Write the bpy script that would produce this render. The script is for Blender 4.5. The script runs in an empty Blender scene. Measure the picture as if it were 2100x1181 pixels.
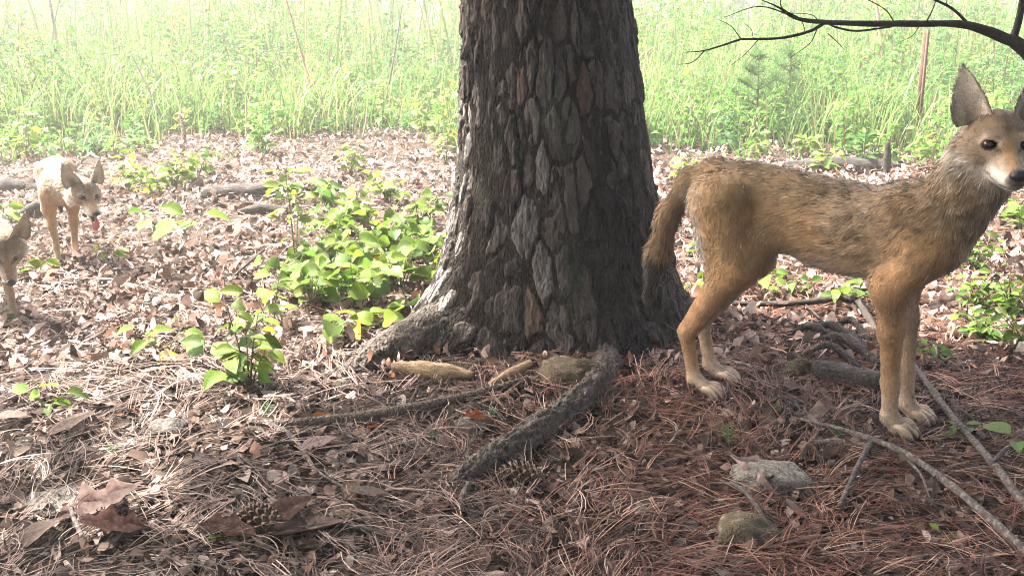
import bpy, bmesh, math, time
import numpy as np
from mathutils import Vector, Matrix, Euler

# ------------------------------------------------------------------ camera, sky, sun, exposure
SC = bpy.context.scene
FPX, CAMH, W0, H0 = 2017.0, 0.98, 2100.0, 1181.0      # focal length in photo pixels, camera height in metres
PITCH = math.atan(590.5 / FPX)
cam_d = bpy.data.cameras.new('camera'); cam = bpy.data.objects.new('camera', cam_d)
SC.collection.objects.link(cam); SC.camera = cam
cam_d.sensor_width = 36.0; cam_d.lens = FPX / W0 * 36.0
cam_d.clip_start = 0.05; cam_d.clip_end = 600.0
cam.location = (0, 0, CAMH); cam.rotation_euler = (math.pi / 2 - PITCH, 0, 0)

SUN_EL, SUN_DIR = math.radians(54), np.array([-0.93, 0.367])   # horizontal direction towards the sun
world = bpy.data.worlds.new('World'); SC.world = world; world.use_nodes = True
wn = world.node_tree.nodes; wl = world.node_tree.links; wn.clear()
sky = wn.new('ShaderNodeTexSky'); sky.sky_type = 'NISHITA'; sky.sun_disc = False
sky.sun_elevation = SUN_EL; sky.sun_rotation = math.atan2(SUN_DIR[0], SUN_DIR[1])
sky.air_density = 0.8; sky.dust_density = 6.0; sky.ozone_density = 0.3
bgn = wn.new('ShaderNodeBackground'); bgn.inputs[1].default_value = 0.13
wo = wn.new('ShaderNodeOutputWorld'); wl.new(sky.outputs[0], bgn.inputs[0]); wl.new(bgn.outputs[0], wo.inputs[0])
sun_d = bpy.data.lights.new('sun', 'SUN'); sun_d.energy = 5.0; sun_d.angle = math.radians(0.5); sun_d.color = (1.0, 0.94, 0.84)
sun = bpy.data.objects.new('sun', sun_d); SC.collection.objects.link(sun)
_sd = Vector((SUN_DIR[0] * math.cos(SUN_EL), SUN_DIR[1] * math.cos(SUN_EL), math.sin(SUN_EL)))
sun.rotation_euler = _sd.to_track_quat('Z', 'Y').to_euler(); sun.location = (-6, 5, 10)
SC.view_settings.view_transform = 'Standard'; SC.view_settings.look = 'None'
SC.view_settings.gamma = 1.0; SC.view_settings.use_curve_mapping = False
SC.view_settings.exposure = 2.88
SC.cycles.max_bounces = 8; SC.cycles.diffuse_bounces = 4; SC.cycles.transmission_bounces = 4
SC.cycles.sample_clamp_indirect = 8.0
SC.cycles.use_denoising = True; SC.cycles.denoising_prefilter = 'NONE'; SC.cycles.denoising_input_passes = 'RGB_ALBEDO_NORMAL'
SC.cycles.filter_width = 1.0

# ------------------------------------------------------------------ helpers
C = SC.collection
RNG = np.random.default_rng(7)
T0 = time.time()
def nrm(a): return a / np.maximum(np.linalg.norm(a, axis=-1, keepdims=True), 1e-9)
def sstep(a, b, x):
    t = np.clip((x - a) / (b - a), 0, 1); return t * t * (3 - 2 * t)
def _hash(ix, iy, iz, seed):
    h = (ix.astype(np.uint32) * np.uint32(374761393) + iy.astype(np.uint32) * np.uint32(668265263)
         + iz.astype(np.uint32) * np.uint32(2147483647) + np.uint32((seed * 1274126177) & 0xffffffff))
    h = (h ^ (h >> np.uint32(13))) * np.uint32(1274126177)
    h = (h ^ (h >> np.uint32(16))) * np.uint32(2246822519)
    return ((h ^ (h >> np.uint32(15))) & np.uint32(0xffffff)).astype(np.float64) / 0xffffff
def vnoise(p, seed=0):
    p = np.asarray(p, float)
    i = np.floor(p).astype(np.int64); f = p - i; f = f * f * (3 - 2 * f)
    r = 0.0
    for dx in (0, 1):
        wx = f[..., 0] if dx else 1 - f[..., 0]
        for dy in (0, 1):
            wy = f[..., 1] if dy else 1 - f[..., 1]
            for dz in (0, 1):
                wz = f[..., 2] if dz else 1 - f[..., 2]
                r = r + wx * wy * wz * _hash(i[..., 0] + dx, i[..., 1] + dy, i[..., 2] + dz, seed)
    return r * 2 - 1
def fbm(p, oct=4, seed=0):
    r = 0; a = 1; t = 0
    for k in range(oct):
        r = r + a * vnoise(np.asarray(p) * 2 ** k, seed + k); t += a; a *= 0.5
    return r / t
def p3(x, y, z=0): return np.stack(np.broadcast_arrays(np.asarray(x, float), np.asarray(y, float), np.asarray(z, float)), -1)

def mesh_data(name, V, F, mat=None, col=None, smooth=False, normals=None):
    """V (N,3); F a list of (M,k) index arrays; col (N,3) linear colour per vertex"""
    me = bpy.data.meshes.new(name)
    F = [np.asarray(f, np.int32) for f in (F if isinstance(F, list) else [F]) if len(f)]
    V = np.asarray(V, np.float32)
    me.vertices.add(len(V)); me.vertices.foreach_set('co', V.ravel())
    nl = sum(f.size for f in F); npoly = sum(len(f) for f in F)
    me.loops.add(nl); me.loops.foreach_set('vertex_index', np.concatenate([f.ravel() for f in F]))
    tot = np.concatenate([np.full(len(f), f.shape[1], np.int32) for f in F])
    st = np.concatenate([[0], np.cumsum(tot)[:-1]]).astype(np.int32)
    me.polygons.add(npoly); me.polygons.foreach_set('loop_start', st); me.polygons.foreach_set('loop_total', tot)
    if smooth: me.polygons.foreach_set('use_smooth', np.ones(npoly, bool))
    me.update(calc_edges=True)
    if col is not None:
        a = me.attributes.new('col', 'FLOAT_COLOR', 'POINT')
        c4 = np.ones((len(V), 4), np.float32); c4[:, :3] = col; a.data.foreach_set('color', c4.ravel())
    if normals is not None:
        me.polygons.foreach_set('use_smooth', np.ones(npoly, bool))
        me.normals_split_custom_set_from_vertices(np.asarray(normals, np.float32))
    if mat: me.materials.append(mat)
    return me
def link(name, data, parent=None, loc=None, M=None):
    o = bpy.data.objects.new(name, data); C.objects.link(o)
    if parent is not None: o.parent = parent
    if M is not None: o.matrix_local = M
    elif loc is not None: o.location = loc
    return o
def tag(o, label=None, cat=None, group=None, kind=None):
    if label: o['label'] = label
    if cat: o['category'] = cat
    if group: o['group'] = group
    if kind: o['kind'] = kind
    return o
def empty(name, loc=(0, 0, 0), rz=0.0):
    o = bpy.data.objects.new(name, None); C.objects.link(o); o.location = loc; o.rotation_euler = (0, 0, rz)
    o.empty_display_size = 0.05
    return o

# photo pixel -> ray -> point on the ground (distance always comes from what the thing touches)
_c, _s = math.cos(PITCH), math.sin(PITCH)
def ray(u, v):
    x = (u - W0 / 2) / FPX; y = -(v - H0 / 2) / FPX
    return np.array([x, _c + y * _s, -_s + y * _c])
def gz(x, y):
    """ground height"""
    x = np.asarray(x, float); y = np.asarray(y, float)
    r2 = (x - 0.14) ** 2 + (y - 2.93) ** 2
    z = 0.035 * np.exp(-r2 / 0.55 ** 2)
    z = z + 0.012 * fbm(p3(x * 2.2, y * 2.2, 3.1), 3, 5) * np.exp(-(((y - 2.3) / 14) ** 2))
    z = z + 0.05 * sstep(4.5, 9, y) * fbm(p3(x * .5, y * .5, 1.7), 2, 9)
    return z
def G(u, v):
    d = ray(u, v); z = 0.0
    for _ in range(6):
        t = (z - CAMH) / d[2]; p = np.array([0, 0, CAMH]) + d * t; z = float(gz(p[0], p[1]))
    p[2] = z; return p
def at_y(u, v, y):
    d = ray(u, v); return np.array([0, 0, CAMH]) + d * (y / d[1])

# ------------------------------------------------------------------ materials
MATS = {}
def nodes(name):
    m = bpy.data.materials.new(name); m.use_nodes = True; MATS[name] = m
    nt = m.node_tree; nt.nodes.clear()
    out = nt.nodes.new('ShaderNodeOutputMaterial'); b = nt.nodes.new('ShaderNodeBsdfPrincipled')
    nt.links.new(b.outputs[0], out.inputs[0])
    return m, nt, b, out
def N(nt, typ, **kw):
    n = nt.nodes.new(typ)
    for k, v in kw.items():
        if k.startswith('i_'):
            key = k[2:]; n.inputs[int(key) if key.isdigit() else key.replace('_', ' ')].default_value = v
        else: setattr(n, k, v)
    return n
def ramp(nt, src, stops):
    r = N(nt, 'ShaderNodeValToRGB'); e = r.color_ramp.elements
    while len(e) < len(stops): e.new(0.5)
    for el, (p, c) in zip(e, stops): el.position = p; el.color = (*c, 1)
    nt.links.new(src, r.inputs[0]); return r
def noise_col(nt, scale, stops, detail=6, stretch=None, coord='Object', rough=0.6):
    tc = N(nt, 'ShaderNodeTexCoord'); src = tc.outputs[coord]
    if stretch:
        mp = N(nt, 'ShaderNodeMapping'); mp.inputs['Scale'].default_value = stretch
        nt.links.new(src, mp.inputs[0]); src = mp.outputs[0]
    n = N(nt, 'ShaderNodeTexNoise', i_Scale=scale, i_Detail=detail, i_Roughness=rough)
    nt.links.new(src, n.inputs['Vector'])
    return n, ramp(nt, n.outputs['Fac'], stops), src
def bump(nt, b, src, strength=0.4, dist=0.01):
    bp = N(nt, 'ShaderNodeBump', i_Strength=strength, i_Distance=dist)
    nt.links.new(src, bp.inputs['Height']); nt.links.new(bp.outputs[0], b.inputs['Normal']); return bp
def mat_simple(name, scale, stops, rough=0.85, bstr=0.5, bdist=0.004, stretch=None, rnd=0.0, detail=6):
    m, nt, b, out = nodes(name)
    n, r, src = noise_col(nt, scale, stops, detail, stretch)
    col = r.outputs[0]
    if rnd:
        oi = N(nt, 'ShaderNodeObjectInfo'); hs = N(nt, 'ShaderNodeHueSaturation')
        mr = N(nt, 'ShaderNodeMapRange', i_3=1 - rnd, i_4=1 + rnd)
        nt.links.new(oi.outputs['Random'], mr.inputs[0]); nt.links.new(mr.outputs[0], hs.inputs['Value'])
        nt.links.new(col, hs.inputs['Color']); col = hs.outputs[0]
    nt.links.new(col, b.inputs['Base Color'])
    b.inputs['Roughness'].default_value = rough; b.inputs['Specular IOR Level'].default_value = 0.25
    n2 = N(nt, 'ShaderNodeTexNoise', i_Scale=scale * 4, i_Detail=8); nt.links.new(src, n2.inputs['Vector'])
    bump(nt, b, n2.outputs['Fac'], bstr, bdist)
    return m
def mat_attr(name, rough=0.7, trans=0.0, spec=0.25, noise=0.0, nscale=60, sheen=0.0):
    """colour from the vertex attribute col, optional translucency (thin leaves, needles)"""
    m, nt, b, out = nodes(name)
    a = N(nt, 'ShaderNodeAttribute', attribute_name='col'); col = a.outputs['Color']
    if noise:
        tc = N(nt, 'ShaderNodeTexCoord'); n = N(nt, 'ShaderNodeTexNoise', i_Scale=nscale, i_Detail=5)
        nt.links.new(tc.outputs['Object'], n.inputs['Vector'])
        mr = N(nt, 'ShaderNodeMapRange', i_1=0.25, i_2=0.75, i_3=1 - noise, i_4=1 + noise); nt.links.new(n.outputs['Fac'], mr.inputs[0])
        mx = N(nt, 'ShaderNodeMix', data_type='RGBA', blend_type='MULTIPLY'); mx.inputs[0].default_value = 1.0
        nt.links.new(col, mx.inputs[6]); nt.links.new(mr.outputs[0], mx.inputs[7]); col = mx.outputs[2]
    nt.links.new(col, b.inputs['Base Color'])
    b.inputs['Roughness'].default_value = rough; b.inputs['Specular IOR Level'].default_value = spec
    if sheen: b.inputs['Sheen Weight'].default_value = sheen
    if trans:
        tr = N(nt, 'ShaderNodeBsdfTranslucent'); nt.links.new(col, tr.inputs[0])
        ms = N(nt, 'ShaderNodeMixShader'); ms.inputs[0].default_value = trans
        nt.links.new(b.outputs[0], ms.inputs[1]); nt.links.new(tr.outputs[0], ms.inputs[2]); nt.links.new(ms.outputs[0], out.inputs[0])
    return m
def mat_leaf(name, stops, trans=0.45, rough=0.45, vein=True, rnd=0.25):
    m, nt, b, out = nodes(name)
    n, r, src = noise_col(nt, 14, stops, 4)
    oi = N(nt, 'ShaderNodeObjectInfo'); hs = N(nt, 'ShaderNodeHueSaturation')
    mr = N(nt, 'ShaderNodeMapRange', i_3=1 - rnd, i_4=1 + rnd); nt.links.new(oi.outputs['Random'], mr.inputs[0])
    mh = N(nt, 'ShaderNodeMapRange', i_3=0.475, i_4=0.515); 
    ml = N(nt, 'ShaderNodeMath', operation='FRACT'); mm = N(nt, 'ShaderNodeMath', operation='MULTIPLY', i_1=7.31)
    nt.links.new(oi.outputs['Random'], mm.inputs[0]); nt.links.new(mm.outputs[0], ml.inputs[0]); nt.links.new(ml.outputs[0], mh.inputs[0])
    nt.links.new(mr.outputs[0], hs.inputs['Value']); nt.links.new(mh.outputs[0], hs.inputs['Hue']); nt.links.new(r.outputs[0], hs.inputs['Color'])
    nt.links.new(hs.outputs[0], b.inputs['Base Color']); b.inputs['Roughness'].default_value = rough
    b.inputs['Specular IOR Level'].default_value = 0.3
    tr = N(nt, 'ShaderNodeBsdfTranslucent'); nt.links.new(hs.outputs[0], tr.inputs[0])
    ms = N(nt, 'ShaderNodeMixShader'); ms.inputs[0].default_value = trans
    nt.links.new(b.outputs[0], ms.inputs[1]); nt.links.new(tr.outputs[0], ms.inputs[2]); nt.links.new(ms.outputs[0], out.inputs[0])
    w = N(nt, 'ShaderNodeTexWave', i_Scale=60, i_Distortion=1.5); nt.links.new(src, w.inputs['Vector'])
    bump(nt, b, w.outputs['Fac'], 0.25, 0.002)
    return m

# soil under the litter
mat_simple('soil', 9, [(0.3, (.016, .011, .008)), (0.55, (.045, .030, .021)), (0.75, (.09, .064, .046))], 0.95, 0.8, 0.012)
# bark: dark furrow wood, plates in three tones
def mat_bark(name, dark, mid, pale, scale=26, rnd=.3):
    scale = scale * 2.2
    m, nt, b, out = nodes(name)
    n, r, src = noise_col(nt, scale, [(0.34, dark), (0.5, mid), (0.60, mid), (0.74, pale)], 8, (1, 1, .38), rough=.68)
    oi = N(nt, 'ShaderNodeObjectInfo'); hs = N(nt, 'ShaderNodeHueSaturation')
    mr = N(nt, 'ShaderNodeMapRange', i_3=1 - rnd, i_4=1 + rnd); nt.links.new(oi.outputs['Random'], mr.inputs[0])
    nt.links.new(mr.outputs[0], hs.inputs['Value']); nt.links.new(r.outputs[0], hs.inputs['Color'])
    n3 = N(nt, 'ShaderNodeTexNoise', i_Scale=7, i_Detail=4); nt.links.new(src, n3.inputs['Vector'])
    li = ramp(nt, n3.outputs['Fac'], [(0.56, (0, 0, 0)), (0.72, (1, 1, 1))])
    mx = N(nt, 'ShaderNodeMix', data_type='RGBA'); mf = N(nt, 'ShaderNodeMath', operation='MULTIPLY', i_1=0.4)
    nt.links.new(li.outputs[0], mf.inputs[0]); nt.links.new(mf.outputs[0], mx.inputs[0])
    nt.links.new(hs.outputs[0], mx.inputs[6]); mx.inputs[7].default_value = (.135, .15, .12, 1)
    nt.links.new(mx.outputs[2], b.inputs['Base Color'])
    b.inputs['Roughness'].default_value = 0.9; b.inputs['Specular IOR Level'].default_value = 0.15
    v = N(nt, 'ShaderNodeTexVoronoi', i_Scale=scale * 2.2, feature='F1'); nt.links.new(src, v.inputs['Vector'])
    n2 = N(nt, 'ShaderNodeTexNoise', i_Scale=scale * 2, i_Detail=10, i_Roughness=.7); nt.links.new(src, n2.inputs['Vector'])
    ad = N(nt, 'ShaderNodeMath', operation='ADD'); nt.links.new(v.outputs['Distance'], ad.inputs[0]); nt.links.new(n2.outputs['Fac'], ad.inputs[1])
    bump(nt, b, ad.outputs[0], 0.9, 0.012)
    return m
mat_bark('bark_furrow', (.012, .010, .008), (.032, .026, .022), (.08, .068, .06), 34)
mat_bark('bark_plate', (.030, .025, .022), (.084, .071, .064), (.20, .178, .165))
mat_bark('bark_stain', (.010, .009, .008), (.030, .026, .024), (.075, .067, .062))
mat_bark('bark_pale', (.075, .067, .062), (.195, .178, .166), (.42, .40, .38), 30, .25)
mat_bark('bark_red', (.05, .036, .030), (.125, .085, .070), (.21, .16, .135), 22, .2)
mat_bark('bark_root', (.030, .024, .021), (.125, .104, .092), (.34, .31, .285), 30, .1)
mat_bark('bark_stick', (.045, .036, .030), (.115, .092, .078), (.26, .225, .20), 40, .3)
mat_simple('bark_grey', 110, [(0.3, (.034, .028, .026)), (0.5, (.088, .074, .068)), (0.72, (.22, .195, .18))], .9, .7, .004, (1, 1, 1), .2)
mat_simple('dead_branch', 50, [(0.3, (.022, .018, .016)), (0.6, (.05, .042, .036)), (0.85, (.10, .09, .075))], .9, .7, .003)
mat_simple('pale_wood', 70, [(0.3, (.20, .135, .075)), (0.55, (.42, .31, .19)), (0.8, (.58, .46, .31))], .85, .8, .006, (1, 3, 3), .15)
mat_simple('grey_wood', 60, [(0.3, (.07, .06, .055)), (0.55, (.20, .18, .17)), (0.8, (.36, .34, .32))], .9, .8, .008, (.35, 3, 3), .15)
mat_simple('dark_wood', 60, [(0.3, (.03, .026, .024)), (0.55, (.10, .088, .082)), (0.8, (.26, .24, .225))], .9, .9, .01, (.3, 3, 3), .15)
mat_simple('rock', 130, [(0.3, (.075, .066, .056)), (0.45, (.17, .155, .135)), (0.7, (.34, .31, .28))], .9, .8, .006, None, .15)
mat_simple('dark_rock', 90, [(0.3, (.04, .036, .03)), (0.5, (.105, .095, .085)), (0.72, (.22, .20, .18))], .9, .9, .008, None, .15)
mat_simple('mossy_rock', 55, [(0.3, (.040, .033, .024)), (0.45, (.105, .078, .054)), (0.55, (.085, .078, .045)), (0.60, (.16, .118, .085)), (0.75, (.27, .215, .17))], .95, .9, .008, None, .1)
mat_simple('cone_scale', 60, [(0.3, (.060, .038, .028)), (0.6, (.15, .10, .075)), (0.85, (.30, .23, .18))], .8, .5, .003, None, .2)
mat_simple('rusty_metal', 40, [(0.3, (.055, .028, .020)), (0.6, (.12, .062, .045)), (0.85, (.20, .13, .10))], .7, .3, .002)
mat_simple('white_paint', 40, [(0.3, (.6, .58, .55)), (0.8, (.8, .78, .75))], .6, .2, .002)
mat_simple('dark_stem', 60, [(0.3, (.05, .035, .02)), (0.7, (.14, .11, .06))], .8, .3, .002)
mat_simple('green_stem', 60, [(0.3, (.07, .10, .03)), (0.7, (.14, .17, .06))], .7, .3, .002)
mat_leaf('leaf_green', [(0.3, (.055, .115, .016)), (0.55, (.085, .165, .022)), (0.8, (.14, .22, .03))])
mat_leaf('leaf_lime', [(0.3, (.095, .165, .018)), (0.55, (.14, .23, .024)), (0.8, (.22, .29, .035))], .5)
mat_leaf('leaf_yellow', [(0.3, (.40, .30, .02)), (0.6, (.55, .42, .03)), (0.8, (.45, .40, .05))], .45)
def mat_dead(name, a, b_, c):
    m = mat_leaf(name, [(0.3, a), (0.55, b_), (0.8, c)], .18, .75, True, .35); return m
mat_dead('dead_leaf', (.075, .045, .032), (.155, .10, .075), (.29, .215, .175))
mat_dead('dead_leaf_pale', (.20, .15, .13), (.34, .27, .24), (.50, .43, .385))
mat_dead('dead_leaf_orange', (.22, .08, .03), (.36, .14, .05), (.42, .22, .09))
mat_attr('litter', .85, .12, .2, .3, 90)
mat_attr('needle', .6, .08, .35, .2, 30)
mat_attr('foliage', .55, .42, .25, .15, 3)
mat_attr('fur', .62, 0.0, .22, .12, 120, .25)
mat_attr('skin', .75, 0.0, .2, .22, 70)
m, nt, b, out = nodes('nose'); n, r, s_ = noise_col(nt, 180, [(0.3, (.006, .006, .007)), (0.7, (.018, .017, .018))]); nt.links.new(r.outputs[0], b.inputs[0]); b.inputs['Roughness'].default_value = .38; bump(nt, b, n.outputs[0], .5, .002)
m, nt, b, out = nodes('eye'); n, r, s_ = noise_col(nt, 90, [(0.3, (.008, .005, .003)), (0.7, (.028, .016, .008))]); nt.links.new(r.outputs[0], b.inputs[0]); b.inputs['Roughness'].default_value = .08; b.inputs['Coat Weight'].default_value = .5
m, nt, b, out = nodes('tongue'); n, r, s_ = noise_col(nt, 80, [(0.3, (.36, .09, .09)), (0.7, (.50, .16, .15))]); nt.links.new(r.outputs[0], b.inputs[0]); b.inputs['Roughness'].default_value = .4; bump(nt, b, n.outputs[0], .4, .002)
m, nt, b, out = nodes('claw'); n, r, s_ = noise_col(nt, 80, [(0.3, (.02, .016, .013)), (0.7, (.07, .055, .045))]); nt.links.new(r.outputs[0], b.inputs[0]); b.inputs['Roughness'].default_value = .45

# ------------------------------------------------------------------ generic shapes
def catmull(P, n):
    P = np.asarray(P, float)
    if len(P) == 2:
        t = np.linspace(0, 1, n)[:, None]; return P[0] * (1 - t) + P[1] * t
    Q = np.vstack([2 * P[0] - P[1], P, 2 * P[-1] - P[-2]])
    tt = np.linspace(0, len(P) - 1 - 1e-6, n); i = tt.astype(int); f = (tt - i)[:, None]
    a, b, c, d = Q[i], Q[i + 1], Q[i + 2], Q[i + 3]
    return .5 * (2 * b + (c - a) * f + (2 * a - 5 * b + 4 * c - d) * f ** 2 + (3 * b - a - 3 * c + d) * f ** 3)
def tube(P, R, n=24, seg=10, rough=0.0, nscale=30, seed=0, cap=True):
    """tapered, slightly lumpy tube along a smoothed polyline -> V, [quads, tris]"""
    Pc = catmull(P, n); R = np.interp(np.linspace(0, 1, n), np.linspace(0, 1, len(R)), R)
    T = nrm(np.gradient(Pc, axis=0)); up = np.array([0, 0, 1.0])
    if abs(T[0] @ up) > .9: up = np.array([1.0, 0, 0])
    A = []; a = nrm(np.cross(T[0], up))
    for t in T:
        a = nrm(a - t * (a @ t)); A.append(a)
    A = np.array(A); B = np.cross(T, A)
    th = np.linspace(0, 2 * np.pi, seg, endpoint=False)
    D = A[:, None] * np.cos(th)[None, :, None] + B[:, None] * np.sin(th)[None, :, None]
    r = R[:, None] * np.ones(seg)
    if rough: r = r * (1 + rough * fbm(D * 1.3 + Pc[:, None] * nscale, 3, seed))
    V = (Pc[:, None] + D * r[..., None]).reshape(-1, 3)
    i = np.arange(n - 1)[:, None] * seg; j = np.arange(seg)[None]; k = (j + 1) % seg
    F = [np.stack([i + j, i + k, i + seg + k, i + seg + j], -1).reshape(-1, 4)]
    if cap:
        V = np.vstack([V, Pc[0] - T[0] * R[0] * .3, Pc[-1] + T[-1] * R[-1] * .3]); m = len(V)
        j = np.arange(seg); k = (j + 1) % seg
        F.append(np.vstack([np.stack([k, j, np.full(seg, m - 2)], -1), np.stack([(n - 1) * seg + j, (n - 1) * seg + k, np.full(seg, m - 1)], -1)]))
    return V, F
def joinVF(parts):
    V = []; D = {}; o = 0
    for v, F in parts:
        V.append(v)
        for f in (F if isinstance(F, list) else [F]):
            if len(f): D.setdefault(np.asarray(f).shape[1], []).append(np.asarray(f) + o)
        o += len(v)
    return np.vstack(V), [np.vstack(x) for x in D.values()]
def ribbons(P, Wd, side):
    """P (N,K,3) centre lines, Wd (N,K) half widths, side (N,K or 1,3)"""
    n, k = P.shape[:2]
    L = P - side * Wd[..., None]; R = P + side * Wd[..., None]
    V = np.stack([L, R], 2).reshape(-1, 3)
    b = (np.arange(n)[:, None] * k + np.arange(k - 1)[None]) * 2
    F = np.stack([b, b + 1, b + 3, b + 2], -1).reshape(-1, 4)
    return V, F
def rock_data(name, mat, seed, size=(1, 1, .6), lay=0.0, sub=4):
    bm = bmesh.new(); bmesh.ops.create_icosphere(bm, subdivisions=sub, radius=1.0)
    V = np.array([v.co[:] for v in bm.verts]); F = np.array([[v.index for v in f.verts] for f in bm.faces]); bm.free()
    d = 1 + .30 * fbm(V * 1.1 + seed * 3.3, 2, seed) + .20 * fbm(V * 3.5 + seed, 4, seed + 5) + .05 * fbm(V * 11 + seed, 3, seed + 8)
    rg = np.random.default_rng(seed)
    for _ in range(9):                                   # chipped flat faces
        n = nrm(rg.normal(size=3)); h = rg.uniform(.62, .85); q = (V * d[:, None]) @ n
        d = np.where(q > h, d * (h + (q - h) * .15) / np.maximum(q, 1e-6), d)
    V = V * d[:, None]
    if lay: V = V + (lay * np.round(fbm(V * 2 + seed, 3, seed + 9) * 5) / 5)[:, None] * np.array([0, 0, 1])
    return mesh_data(name, V * np.array(size), F, MATS[mat], smooth=False)

# ------------------------------------------------------------------ ground (one sheet to the horizon)
def build_ground():
    ys = np.concatenate([np.linspace(-30, .4, 20)[:-1], np.linspace(.4, 5, 150)[:-1], np.linspace(5, 14, 60)[:-1], np.linspace(14, 260, 30)])
    xs = np.concatenate([np.linspace(-200, -6, 25)[:-1], np.linspace(-6, -2, 50)[:-1], np.linspace(-2, 2, 130)[:-1], np.linspace(2, 6, 50)[:-1], np.linspace(6, 200, 25)])
    X, Y = np.meshgrid(xs, ys); Z = gz(X, Y)
    near = np.exp(-((Y - 2.0) / 3.5) ** 2)
    Z = Z + near * (.006 * fbm(p3(X * 16, Y * 16, .5), 3, 21))
    V = np.stack([X, Y, Z], -1).reshape(-1, 3); nx = len(xs)
    i = np.arange(len(ys) - 1)[:, None] * nx + np.arange(nx - 1)[None]
    F = np.stack([i, i + 1, i + nx + 1, i + nx], -1).reshape(-1, 4)
    o = link('ground', mesh_data('ground', V, F, MATS['soil'], smooth=True)); tag(o, kind='structure')
    o['label'] = 'bare brown woodland soil under needles and leaf litter'
build_ground()

# ------------------------------------------------------------------ the big pine
TREE = np.array([.143, 2.93]); TZ = float(gz(*TREE)) - .02
def tree_axis(z): return p3(.150 - .052 * np.minimum(z, 1.5) - .02 * np.maximum(z - 1.5, 0), 2.93 + .0 * z, z)
def tree_r(th, z):
    """trunk radius: swelling butt, roots pushing out below"""
    r = np.interp(z, [-.15, 0, .06, .12, .2, .32, .56, .98, 2, 4, 7, 9], [.47, .415, .39, .37, .348, .318, .280, .243, .215, .18, .11, .05])
    lo = np.exp(-np.maximum(z, 0) / .14)
    for a, w, amp in ((math.radians(-148), .34, .25), (math.radians(-62), .22, .045), (math.radians(-8), .35, .05), (math.radians(60), .4, .1), (math.radians(130), .4, .1), (math.radians(-100), .25, -.045)):
        d = (th - a + np.pi) % (2 * np.pi) - np.pi
        r = r + amp * lo * np.exp(-(d / w) ** 2)
    r = r + .012 * fbm(p3(np.cos(th) * 1.5, np.sin(th) * 1.5, z * 1.6), 3, 31)
    return r
def tree_p(th, z, h=0.0):
    r = tree_r(th, z) + h
    a = tree_axis(z); return a + np.stack([np.cos(th) * r, np.sin(th) * r, np.zeros_like(r)], -1)
def bark_h(S_, Z_, seeds, an, sc):
    """height of flaky plate bark over an unrolled surface: cell id, distance to the cell edge, terraced flakes"""
    q = p3(S_ / sc, Z_ / sc, 0 * S_)
    ws = S_ + sc * (.015 * fbm(q * np.array([18, 8, 1]) + 3, 4, 51) + .004 * fbm(q * np.array([70, 45, 1]), 2, 52)); wz = Z_ + sc * (.034 * fbm(q * np.array([14, 8, 1]) + 9, 3, 53) + .010 * fbm(q * np.array([70, 45, 1]), 2, 54))
    Q = np.stack([ws.ravel(), wz.ravel() * an], -1); T = seeds * np.array([1, an]); n = len(Q); i1 = np.zeros(n, int); e = np.zeros(n)
    for k in range(0, n, 4000):
        d = ((Q[k:k + 4000, None] - T[None]) ** 2).sum(-1); o = np.argpartition(d, 1, axis=1)[:, :2]; dd = np.take_along_axis(d, o, 1); sw = dd[:, 0] > dd[:, 1]
        o[sw] = o[sw][:, ::-1]; i1[k:k + 4000] = o[:, 0]; dd = np.sqrt(np.sort(dd, 1)); e[k:k + 4000] = dd[:, 1] - dd[:, 0]
    i1 = i1.reshape(S_.shape); e = e.reshape(S_.shape) / sc; off = (i1 * 7.31) % 11
    ter = fbm(np.stack([S_ / sc * 26, Z_ / sc * 11, off], -1), 3, 57); t4 = ter * 5; fl = np.floor(t4) + sstep(.55, 1, t4 - np.floor(t4))
    h = -.010 + .020 * sstep(0, .010, e) + .0055 * fl / 2 * sstep(.002, .008, e) + .0016 * fbm(np.stack([S_ / sc * 130, Z_ / sc * 70, off], -1), 2, 58)
    return sc * h, i1, e
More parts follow.
